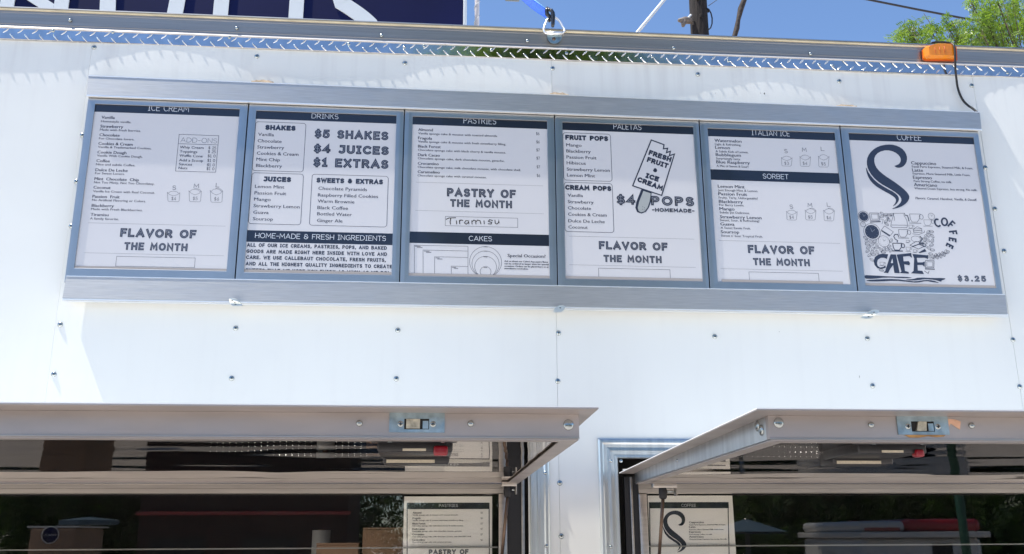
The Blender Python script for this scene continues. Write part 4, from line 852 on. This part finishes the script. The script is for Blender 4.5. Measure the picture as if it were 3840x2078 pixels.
# COFFEE round the handle
cn = (1290, 540)
for ch, ax_, ay_, rot, h in (('C',1290,312,-12,110),('O',1400,296,10,110),('F',1512,342,46,105),('F',1535,468,82,100),('E',1525,578,100,92),('E',1478,672,118,88)):
    c_ = s.w(*f(ax_, ay_)); px_ = s.px()*.46; wdt, st = GL[ch]; a = math.radians(-rot); e1 = Vector((math.cos(a), math.sin(a))); e2 = Vector((-e1.y, e1.x))
    for k in st:
        s.stroke([c_+e1*((p[0]-wdt/2)*h*px_)+e2*((p[1]-.5)*h*px_) for p in k], 26*px_, 'ink', 4)
    if ch in 'FE':
        for yy in (0, 1): s.stroke([c_+e1*((-.12-wdt/2)*h*px_)+e2*((yy-.5)*h*px_), c_+e1*((.14-wdt/2)*h*px_)+e2*((yy-.5)*h*px_)], 22*px_, 'ink', 4)
s.poly([f(*p) for p in smp([(162,1115),(300,1120),(600,1138),(800,1140),(925,1158),(800,1165),(500,1150),(300,1175),(165,1170)],1)], 'ink', 3)
s.poly([f(*p) for p in smp([(200,1190),(400,1180),(650,1175),(850,1200),(950,1215),(1100,1190),(1220,1195),(1340,1238),(1220,1225),(1120,1205),(980,1235),(840,1220),(640,1200),(400,1215),(210,1212)],1)], 'ink', 3)
s.poly([f(*p) for p in smp([(790,1182),(900,1180),(1010,1150),(1200,1160),(1410,1160),(1415,1180),(1350,1200),(1360,1222),(1260,1190),(1100,1175),(1000,1195),(880,1200)],1)], 'ink', 3)
for s, fr, pap, _ in SH: s.finish(pap, ND)

# ================================================================== NOTICES BEHIND THE GLASS
def notice(tl, tr, ht, label, build):
    y = .016; a, b = P(*tl, y), P(*tr, y); x0, x1, z1 = a.x, b.x, a.z; t = thing('window_notice', ((x0+x1)/2, y, z1-ht), label, 'notice', 'menu sheets taped inside the windows')
    mb = MB(); mb.box(x0, x1, y, y+.0006, z1-ht, z1); pp = mb.build('sheet', 'notice_paper', t); build(pp, x0, x1, z1, y); return t
def nb(i, pp, x0, x1, z1, y, cropn, pts_scale):
    pass
def notice1(pp, x0, x1, z1, y):
    s = Sheet((960, 1500, 2.4115), y-.0002)
    a = s.w(1363,930); b = s.w(2112,930); zb = s.w(1500,988).y
    s.band(a.x, b.x, zb, a.y, pp); s.caps(1655,968,1826,968,27,'PASTRIES',.085,'title_ink')
    s.line([(1367,985),(1366,1800)], 8, 'ink'); s.line([(2108,985),(2112,1800)], 8, 'ink')
    yy = 1028; D = [('Almond',1494,'Vanilla sponge cake & mousse with toasted almonds.',1828,'$6'),('Fragola',1488,'Vanilla sponge cake & mousse with fresh strawberry filling.',1875,'$6'),('Black Forest',1532,'Chocolate sponge cake with black cherry & vanilla mousse.',1875,'$7'),('Dark Cacao',1527,'Chocolate sponge cake, dark chocolate mousse, ganache.',1862,'$7'),('Crocantino',1522,'Chocolate sponge cake, milk chocolate mousse, with chocolate shell.',1947,'$7'),('Caramelino',1526,'Chocolate sponge cake with caramel mousse.',1768,'$6')]
    for k, (n1_, xa, d1, xb, pr) in enumerate(D):
        y_ = yy+k*49; s.text(1417-k, y_, xa, 17, n1_, .012); s.text(1416-k, y_+18, xb, 11, d1, 0, 'ink_soft'); s.caps(2031,y_+1,2051,y_+1,17,pr,.12,'ink_soft')
    s.line([(1412,1329),(2044,1327)], 1.5, 'ink_soft'); s.caps(1562,1398,1922,1398,46,'PASTRY OF',.27,'ink',.22,gap=.4); s.caps(1575,1460,1905,1460,42,'THE MONTH',.27,'ink',.22,gap=.4)
    s.finish(pp, ND)
def notice2(pp, x0, x1, z1, y):
    s = Sheet((1920, 1500, 2.4115), y-.0002)
    a = s.w(1238,925); b = s.w(1958,925); zb = s.w(1500,980).y
    s.band(a.x, b.x, zb, a.y, pp); s.caps(1532,967,1664,967,26,'COFFEE',.085,'title_ink')
    s.line([(1244,978),(1256,1800)], 8, 'ink'); s.line([(1954,978),(1972,1800)], 8, 'ink')
    swirl(s, lambda x, y: (1362+(x-238)*.70, 1000+(y-154)*.83))
    for y_, xa, t, xb, d1 in ((1114,1736,'Cappuccino',1932,'Equal Parts Espresso, Steamed Milk, & Foam.'),(1157,1660,'Latte',1916,'Espresso, More Steamed Milk, Little Foam.'),(1201,1706,'Espresso',1812,'Pure Strong Coffee, no milk.'),(1245,1733,'Americano',1945,'Watered Down Espresso, less strong. No milk.')):
        s.text(1602, y_, xa, 17, t, .014); s.text(1603, y_+20, xb, 11, d1, 0, 'ink_soft')
    s.text(1608,1322,1940,12,'Flavors: Caramel, Hazelnut, Vanilla, & Decaff.',.008)
    s.finish(pp, ND)
notice((1017,1249),(1238,1249), .30, 'white pastries menu sheet taped inside the left window glass', notice1)
notice((1629,1247),(1842,1247), .28, 'white coffee menu sheet with black swirl taped inside the right window glass', notice2)

# ================================================================== INTERIOR
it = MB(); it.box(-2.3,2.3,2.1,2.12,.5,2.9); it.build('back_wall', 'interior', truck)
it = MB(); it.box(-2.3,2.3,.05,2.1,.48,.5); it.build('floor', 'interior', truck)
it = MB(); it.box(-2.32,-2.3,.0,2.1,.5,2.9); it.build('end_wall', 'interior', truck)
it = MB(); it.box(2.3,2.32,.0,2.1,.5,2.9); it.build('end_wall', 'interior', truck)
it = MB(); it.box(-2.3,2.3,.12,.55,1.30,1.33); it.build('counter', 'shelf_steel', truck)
def cbox(X0, X1, Y, y, d, label):
    a, b = P(X0, Y, y), P(X1, Y, y); t = thing('cardboard_box', ((a.x+b.x)/2, y, 1.33), label, 'box', 'cardboard boxes on the counter')
    m1 = MB(); m1.bbox(a.x, b.x, y, y+d, 1.33, a.z, .002); bx_ = m1.build('carton', 'cardboard', t)
    m1 = MB(); m1.box(a.x, b.x, y-.001, y+d*.45, a.z+.0005, a.z+.004); m1.build('flap', 'cardboard', t)
cbox(913, 1013, 1332, .13, .12, 'taller cardboard box just left of the pastries sheet in the left window'); cbox(796, 902, 1371, .125, .14, 'lower cardboard box left of the taller box in the left window')
rl = thing('paper_roll', (P(809,1360,.34).x, .34, 1.33), 'white paper roll standing behind the lower cardboard box', 'paper roll')
m1 = MB(); c0 = P(809,1334,.34); m1.tube([(c0.x,.34,1.33),(c0.x,.34,c0.z)], .024, 20); m1.build('roll', 'roll_paper', rl)
m1 = MB(); m1.tube([(c0.x,.34,c0.z),(c0.x,.34,c0.z+.002)], .008, 12); m1.build('core', 'cardboard', rl)
led = thing('led_string', (0, 1.0, 1.5), 'string of tiny white lights inside the trailer, mirrored in the polished hatches', 'string lights')
m1 = MB()
for x in [-1.05+k*.0145 for k in range(1)]+[-1.05+k*.021 for k in range(1,35)]+[.40+k*.02 for k in range(50)]:
    m1.dome((x, 1.0, 1.545+.012*math.sin(x*3)), .0013, .0013, rings=2, seg=6)
lo = m1.build('bulb', 'led', led); lo['kind'] = 'stuff'
m1 = MB(); m1.tube([(-1.6+k*.0331, 1.003, 1.545+.012*math.sin((-1.6+k*.0331)*3)) for k in range(100)], .0012, 5); m1.build('cord', 'cable_black', led)

# ================================================================== LOOSE THINGS ABOVE
cab = [(1640,433),(1690,424),(1745,424),(1800,428),(1845,437),(1868,455),(1878,500),(1882,600),(1885,700),(1893,780),(1905,870),(1930,950),(1965,1015),(2010,1060),(2055,1090),(2095,1125),(2110,1150)]
m1 = MB(); pts = []
for i, (x, y) in enumerate(cab): pts.append(PC(K4, x, y, [-.004,-.006,-.012,-.018,-.024,-.032,-.034,-.033,-.026,-.016,-.010,-.009,-.009,-.012,-.02,-.028,-.034][i]))
P3 = []
for i in range(len(pts)-1):
    a = pts[max(0,i-1)]; b = pts[i]; c = pts[i+1]; d = pts[min(len(pts)-1,i+2)]
    for k in range(4): t = k/4; P3.append(.5*((2*b)+(c-a)*t+(2*a-5*b+4*c-d)*t*t+(3*b-a-3*c+d)*t**3))
m1.tube(P3+[pts[-1]], .0031, 8); tag(m1.build('cable', 'cable_black'), 'black cable hanging from the roof over the orange marker light to the menu holder', 'cable')
# strap with its hook
st = thing('ratchet_strap', tuple(P(1392,60,-.01)), 'blue ratchet strap hooked to the tie-down ring on the roof rail', 'strap')
a0, a1 = PC(K6, 770, 260, -.006), PC(K6, 760, 520, -.004); far0, far1 = PC(K6, 60, -330, .06), PC(K6, -100, -160, .07)
m1 = MB(); N = 10; vs = []
for i in range(N+1):
    t = i/N; u = a0.lerp(far0, t); v_ = a1.lerp(far1, t); sag = Vector((0,0,-.006*math.sin(math.pi*t))); tw = Vector((0,.002,0))
    vs += [u+sag, v_+sag, u+sag+tw, v_+sag+tw]
fs = [(4*i+a, 4*i+b, 4*i+4+b, 4*i+4+a) for i in range(N) for a, b in ((0,1),(1,3),(3,2),(2,0))]
m1.add(vs, fs); wb = m1.build('webbing', 'blue_strap', st)
m1 = MB(); m1.tube([a0+Vector((0,-.001,.0)), a0.lerp(far0,.5)+Vector((0,-.001,-.005)), far0+Vector((0,-.001,0))], .0014, 6); m1.build('stitched_edge', 'strap_light', st)
m1 = MB(); hk = [(795,215),(775,300),(790,420),(850,470),(870,520),(830,580),(850,620),(900,590)]
m1.tube([PC(K6, x, y, -.008) for x, y in hk], [.004,.0055,.006,.006,.005,.005,.0045,.003], 8)
m1.tube([PC(K6, x, y, -.022) for x, y in [(860,320),(910,290),(950,370),(965,480),(962,600),(955,700),(948,780)]], [.003,.005,.006,.006,.0055,.0055,.004], 8); m1.tube([PC(K6,790,240,-.008),PC(K6,900,310,-.018)], .0045, 8)
m1.build('hook', 'hook_black', st)
m1 = MB(); r0 = P(1290, -4, .02); m1.bbox(r0.x-.022, r0.x+.02, .0, .03, r0.z-.006, r0.z+.03, .004); m1.tube([(r0.x-.024,.01,r0.z-.002),(r0.x+.02,.01,r0.z+.001)], .006, 8); m1.build('ratchet', 'hook_black', st)
# white pole on the roof
yp = .35; a, b = P(1196,0,yp), P(1203,88,yp); t = thing('roof_pole', (a.x, yp, 2.92), 'white pole with cord wound round it right of the roof sign', 'pole')
rr = (P(1207,40,yp).x-P(1195,40,yp).x)/2
xp = (P(1198,20,yp).x+P(1202,80,yp).x)/2
m1 = MB(); m1.tube([(xp,yp,2.926),(xp,yp,3.6)], rr, 14); m1.build('tube', 'pole_white', t)
m1 = MB(); m1.tube([(xp+(rr+.001)*math.cos(k*.5), yp+(rr+.001)*math.sin(k*.5), 2.95+k*.0042) for k in range(150)], .0014, 5); m1.build('cord', 'guy_guard', t)
# utility pole
K3 = (1920, 0, 2.6813); YU = 12.0
b0_, t0_ = PC(K3, 1902, 335, YU), PC(K3, 1872, 0, YU); xu = (b0_.x+t0_.x)/2; ru = (PC(K3,1985,200,YU).x-PC(K3,1800,200,YU).x)/2
up = thing('utility_pole', (xu, YU, 0), 'weathered, shade-darkened wooden utility pole rising behind the trailer roof', 'pole')
m1 = MB(); m1.tube([(xu+.02*math.sin(k), YU, k*.6) for k in range(22)], [ru*1.12*(1-.009*k) for k in range(22)], 16); m1.build('trunk', 'pole_wood', up)
m1 = MB(); 
for k in range(26):
    a = random.uniform(0,6.28); z = b0_.z+random.uniform(-.5,2.5); m1.bbox(xu+ru*.95*math.cos(a)-.02, xu+ru*.95*math.cos(a)+.02, YU+ru*.95*math.sin(a)-.02, YU+ru*.95*math.sin(a)+.02, z, z+random.uniform(.04,.15), .005)
m1.build('splinters', 'pole_wood', up)
pa, pb, pc_ = PC(K3,1805,215,YU-.1), PC(K3,1675,205,YU-.2), PC(K3,1720,262,YU-.2)
m1 = MB(); m1.tube([pa, pa.lerp(pb,.5)+Vector((0,0,.01)), pb], [.05,.07,.03], 8); m1.tube([pa.lerp(pb,.6), pc_], [.06,.03], 8); m1.build('insulator', 'insulator', up)
m1 = MB(); m1.tube([PC(K3,1750,205,YU-.15), PC(K3,1800,150,YU-.12)], .02, 8); m1.build('brace', 'guy_guard', up)
m1 = MB(); m1.tube([PC(K3,1960,190,YU-.1)+Vector((.16*math.sin(a)*.6,0,.22*math.cos(a))) for a in [i*.5 for i in range(12)]], .012, 6); m1.build('wire_loop', 'wire', up)
# leaning brown cable, guy wire, power line
m1 = MB(); cb = [(2375,-160),(2335,0),(2300,90),(2275,200),(2262,280),(2240,355),(2190,520)]; m1.tube([PC(K3,x,y,YU-.3) for x,y in cb], [.035,.045,.052,.038,.048,.044,.036], 8)
tag(m1.build('hanging_cable', 'brown_cable'), 'thick frayed brown cable hanging right of the utility pole', 'cable')
m1 = MB(); m1.tube([PC(K3,1790,-315,YU-.4), PC(K3,1270,315,YU-.4), PC(K3,900,763,YU-.4)], .03, 8); tag(m1.build('guy_wire', 'guy_guard'), 'straight pale guy wire slanting down left of the utility pole', 'wire')
m1 = MB(); m1.tube([PC(K4,x,y,14) for x,y in ((-1500,-640),(-300,-240),(1000,-5),(1500,95),(2090,208),(2400,268),(3600,480))], .022, 6); tag(m1.build('power_line', 'wire'), 'thin dark power line crossing the sky into the tree', 'wire')
m1 = MB(); m1.tube([PC(K3,1975,60,16), PC(K3,2060,0,16), PC(K3,2500,-300,16)], .008, 5); tag(m1.build('thin_wire', 'wire'), 'hair thin wire leading off the utility pole to the upper right', 'wire')

# ================================================================== TREES
def leaf_clump(mb, c, r, nleaf, lw, dense=1.0):
    for _ in range(nleaf):
        while True:
            d = Vector((random.uniform(-1,1), random.uniform(-1,1), random.uniform(-1,1)))
            if d.length < 1: break
        p = c+d*r
        ax = Vector((random.gauss(0,1), random.gauss(0,1), random.gauss(0,.6)-.2)).normalized(); sd = ax.cross(Vector((random.gauss(0,1),random.gauss(0,1),random.gauss(0,1)))).normalized()
        # compound leaf: pairs of leaflets along a rachis
        for k in range(4):
            for sg in (-1, 1):
                b = p+ax*(lw*.7*k); tip = b+(sd*sg+ax*.5).normalized()*lw*1.5; w_ = ax*lw*.28
                mb.add([b, b.lerp(tip,.5)+w_, tip, b.lerp(tip,.5)-w_], [(0,1,2,3)])
def tree(name, base, h, clumps, leafm, lw, label, group=None, trunk_r=.14):
    t = thing(name, base, label, 'tree', group); base = Vector(base)
    cen = sum((Vector(c[0]) for c in clumps), Vector())/len(clumps); fork = base+(Vector((cen.x,cen.y,base.z))-base)*.3+Vector((0,0,h*.35))
    m1 = MB(); m1.tube([base, base.lerp(fork,.5)+Vector((.05,.03,0)), fork, fork.lerp(cen,.5)], [trunk_r*1.2,trunk_r,trunk_r*.85,trunk_r*.5], 10); m1.build('trunk', 'bark', t)
    m1 = MB()
    for c, r, n_ in clumps:
        c = Vector(c); s0 = fork.lerp(cen, random.uniform(0,.5)); mid = s0.lerp(c,.5)+Vector((random.uniform(-.1,.1),random.uniform(-.1,.1),.12))
        m1.tube([s0, mid, c], [trunk_r*.28,trunk_r*.14,trunk_r*.05], 6)
        for _ in range(3): m1.tube([mid.lerp(c,.6), c+Vector((random.uniform(-1,1),random.uniform(-1,1),random.uniform(-1,1)))*r*.8], [trunk_r*.06,trunk_r*.02], 5)
    m1.build('limbs', 'bark', t)
    m1 = MB()
    for c, r, n_ in clumps: leaf_clump(m1, Vector(c), r, n_, lw)
    me = bpy.data.meshes.new('crown'); me.from_pydata([v-base for v in m1.v], [], m1.f); me.materials.append(MATS[leafm]); link('crown', me, t)
    return t
random.seed(11)
YT = 6.0
cl = []
for x, y, r, n_ in ((2300,88,.17,46),(2335,72,.15,36),(2270,100,.13,30),(2285,72,.10,18),(2382,66,.13,26),(2395,58,.08,12),(2345,108,.15,40),(2400,100,.13,30),(2440,92,.16,40),(2420,112,.16,40),(2470,85,.2,60),(2500,100,.25,90),(2480,50,.16,36),(2470,20,.15,34),(2445,10,.10,18),(2510,5,.2,60),(2530,55,.25,80),(2560,25,.3,110),(2575,80,.3,120),(2540,110,.3,120),(2470,118,.25,90),(2380,125,.2,60),(2320,125,.2,60)):
    p = P(x, y, YT+random.uniform(-.3,.3)); cl.append((tuple(p), r, n_))
for k in range(26):
    p = P(2640+random.uniform(0,420), random.uniform(-260,180), YT+random.uniform(-.8,1.2)); cl.append((tuple(p), .45, 110))
bx_ = P(2750, 60, YT).x
tree('leafy_tree', (bx_, YT+.2, 0), 5.5, cl, 'leaves', .030, 'bright green leafy tree rising behind the right end of the trailer roof', trunk_r=.13)
# ------------------------------------------------------------------ what stands behind the photographer (seen mirrored)
def M(X, Y, d): p = P(X, Y, d); return Vector((p.x, -d, p.z))
cl = []
for k in range(50):
    a = random.uniform(0,6.28); rr_ = random.uniform(0,1)**.5; c = M(1420, 150, 9.0)
    cl.append(((c.x+1.75*rr_*math.cos(a), c.y+random.uniform(-1.2,.8), c.z-.7+2.9*rr_*math.sin(a)), .6, 150))
tree('shade_tree', (M(1480,150,9).x, -9.3, 0), 5, cl, 'leaves', .085, 'tall shade tree behind the viewer, mirrored in the aluminium channel', 'trees across the lot', .16)
k = 0
for x in [-17,-13.5,-10.5,-7.2,-4,2.6,5.8,9,12.4,16,20]:
    yb = -19-random.uniform(0,5); hgt = random.uniform(3.0,4.6) ; cl = []
    for _ in range(15):
        a = random.uniform(0,6.28); rr_ = random.uniform(0,1)**.5; cl.append(((x+2.4*rr_*math.cos(a), yb+random.uniform(-1.2,1.2), hgt*.5+hgt*.5*rr_*math.sin(a)), 1.3, 260))
    tree('distant_tree', (x, yb, 0), hgt*.8, cl, 'leaves_dark', .13, 'dark tree at the far edge of the lot behind the viewer, '+['first','second','third','fourth','fifth','sixth','seventh','eighth','ninth','tenth','eleventh'][k]+' from the left', 'trees at the far edge of the lot', .14); k += 1
# red and white food trailer across the lot, mirrored in the right window
d = 9.0; c = M(2300, 1330, d); x0, x1 = M(2165,1340,d).x, M(2470,1340,d).x; zt = M(2300,1306,d).z; zb_ = M(2300,1342,d).z
tv = thing('red_trailer', ((x0+x1)/2, -d, 0), 'red and white food trailer across the lot, mirrored in the right window', 'food truck')
m1 = MB(); m1.bbox(x0, x1, -d-1.8, -d, .5, zb_-.05, .06); m1.build('body', 'cream_paint', tv)
m1 = MB(); m1.bbox(x0-.05, x1+.05, -d-1.85, -d+.12, zb_-.05, zb_+.02, .01); m1.build('awning_edge', 'cream_paint', tv)
m1 = MB(); m1.bbox(x0+.6, x1, -d-1.8, -d+.02, zb_+.02, zt, .05); m1.build('roof_front', 'red_paint', tv)
m1 = MB(); m1.bbox(x0, x0+.58, -d-1.8, -d+.02, zb_+.02, zt-.02, .05); m1.build('roof_front', 'cream_paint', tv)
m1 = MB(); m1.box(x0+.05, x0+.5, -d+.022, -d+.03, zb_+.03, zb_+.07); m1.build('stripe', 'red_paint', tv)
m1 = MB(); m1.box(x0+.9, x1-.4, -d+.002, -d+.01, 1.05, zb_-.12); m1.build('serving_window', 'rubber', tv)
for xx in (x0+.8, x1-.8): m1 = MB(); m1.tube([(xx,-d+.02,.34),(xx,-d-.2,.34)], .34, 20); m1.build('wheel', 'tyre', tv)
cn_ = M(1880, 1330, 7); um = thing('patio_umbrella', (cn_.x, -7, 0), 'blue patio umbrella across the lot, mirrored in the right window', 'umbrella')
m1 = MB(); top = Vector((cn_.x,-7,M(1880,1305,7).z)); rim = [Vector((cn_.x+.42*math.cos(i*math.pi/4), -7+.42*math.sin(i*math.pi/4), M(1880,1338,7).z)) for i in range(8)]
m1.add([top]+rim+[top-Vector((0,0,.02))]+[r-Vector((0,0,.02)) for r in rim], [(0,1+i,1+(i+1)%8) for i in range(8)]+[(9,10+(i+1)%8,10+i) for i in range(8)]); m1.build('canopy', 'canopy_blue', um)
m1 = MB(); m1.tube([(cn_.x,-7,0),(cn_.x,-7,top.z)], .025, 8); m1.build('pole', 'shelf_steel', um)
g_ = M(2425,1300,5); gp = thing('green_post', (g_.x, -5, 0), 'green steel post mirrored in the right window', 'post')
m1 = MB(); m1.tube([(g_.x,-5,0),(g_.x-.02,-5,3.4)], .035, 10); m1.build('shaft', 'green_paint', gp); m1 = MB(); m1.dome((g_.x-.02,-5,3.4), .05, .04, ax=(0,0,1)); m1.build('cap', 'green_paint', gp)
cn2 = M(225,1300,12); u2 = thing('sky_patch', (cn2.x, -12, 0), 'added blue-grey canopy shape for a patch of sky beyond the stand, mirrored at the left', 'canopy')
m1 = MB(); tz = M(225,1300,12).z; ez = M(225,1309,12).z; hw = abs(M(300,1300,12).x-M(148,1300,12).x)/2  # canopy shape added in place of a patch of sky mirrored in the glass
m1.add([(cn2.x,-12,tz)]+[(cn2.x+hw*math.cos(i*math.pi/4),-12+hw*math.sin(i*math.pi/4),ez) for i in range(8)]+[(cn2.x,-12,tz-.02)]+[(cn2.x+hw*math.cos(i*math.pi/4),-12+hw*math.sin(i*math.pi/4),ez-.06) for i in range(8)], [(0,1+i,1+(i+1)%8) for i in range(8)]+[(9,10+(i+1)%8,10+i) for i in range(8)]+[(1+i,10+i,10+(i+1)%8,1+(i+1)%8) for i in range(8)]); m1.build('cover', 'canopy_blue', u2)
m1 = MB(); m1.tube([(cn2.x,-12,0),(cn2.x,-12,tz-.02)], .04, 8); m1.build('post', 'shelf_steel', u2)
hs = thing('brick_building', (-3.4, -14, 0), 'low red building across the lot, mirrored in the left window', 'building')
m1 = MB(); m1.box(-5.0,-1.6,-17,-14,0,3.3); m1.build('wall', 'brick_red', hs); m1 = MB(); m1.box(-5.1,-1.5,-17.2,-13.9,3.3,3.4); m1.build('roof', 'brick_red', hs); zz = M(700,1291,14).z; m1 = MB(); m1.box(-5.05,-1.55,-13.99,-13.93,zz-.03,zz+.03); m1.build('trim', 'red_paint', hs)
for xx in (-4.8,-3.3): m1 = MB(); m1.box(xx,xx+.9,-13.99,-13.95,.9,1.6); m1.build('window', 'rubber', hs)
d = 8.0; a, b = M(72,1340,d), M(186,1360,d); zt = M(120,1328,d).z; zd = M(126,1346,d)
tt = thing('tan_stand', ((a.x+b.x)/2, -d, 0), 'tan drink stand with a round navy sign, mirrored at the lower left window', 'stand')
m1 = MB(); m1.bbox(a.x, b.x, -d-.9, -d, .0, zt, .03); m1.build('body', 'cardboard', tt)
m1 = MB(); m1.box(a.x-.03, b.x+.03, -d-.95, -d-.01, zt+.001, zt+.02); m1.build('roof', 'cream_paint', tt)
rd = abs(M(147,1346,d).x-M(105,1346,d).x)/2; sg = MB(); sg.dome((zd.x, -d+.005, zd.z), rd, .012, ax=(0,1,0), rings=2, seg=32); sgo = sg.build('round_sign', 'sign_navy', tt)
sg = MB(); sg.tube([(zd.x+rd*math.cos(i*math.pi/16), -d+.012, zd.z+rd*math.sin(i*math.pi/16)) for i in range(32)], .006, 6, closed=True); sg.build('rim', 'cream_paint', tt)
wl_ = 'MANOLIS'; tx = zd.x+rd*.72; u_ = rd*1.44/(sum(GL[c][0]+.25 for c in wl_)); sg = MB(); kk = 0
for c in wl_:
    for st_ in GL[c][1]:
        r2, cl2 = ribbon([(-p[0]*u_, p[1]*u_*1.1) for p in st_], .18*u_); kk += 1
        vs = [(tx+q[0], -d+.022+kk*.00005, zd.z-u_*.5+q[1]) for pr in r2 for q in pr]; n2 = len(r2)
        if n2: sg.add(vs, [(2*i, 2*i+1, 2*((i+1)%n2)+1, 2*((i+1)%n2)) for i in range(n2 if cl2 else n2-1)])
    tx -= (GL[c][0]+.25)*u_
so2 = sg.build('lettering', 'cream_paint', tt); so2['kind'] = 'stuff'
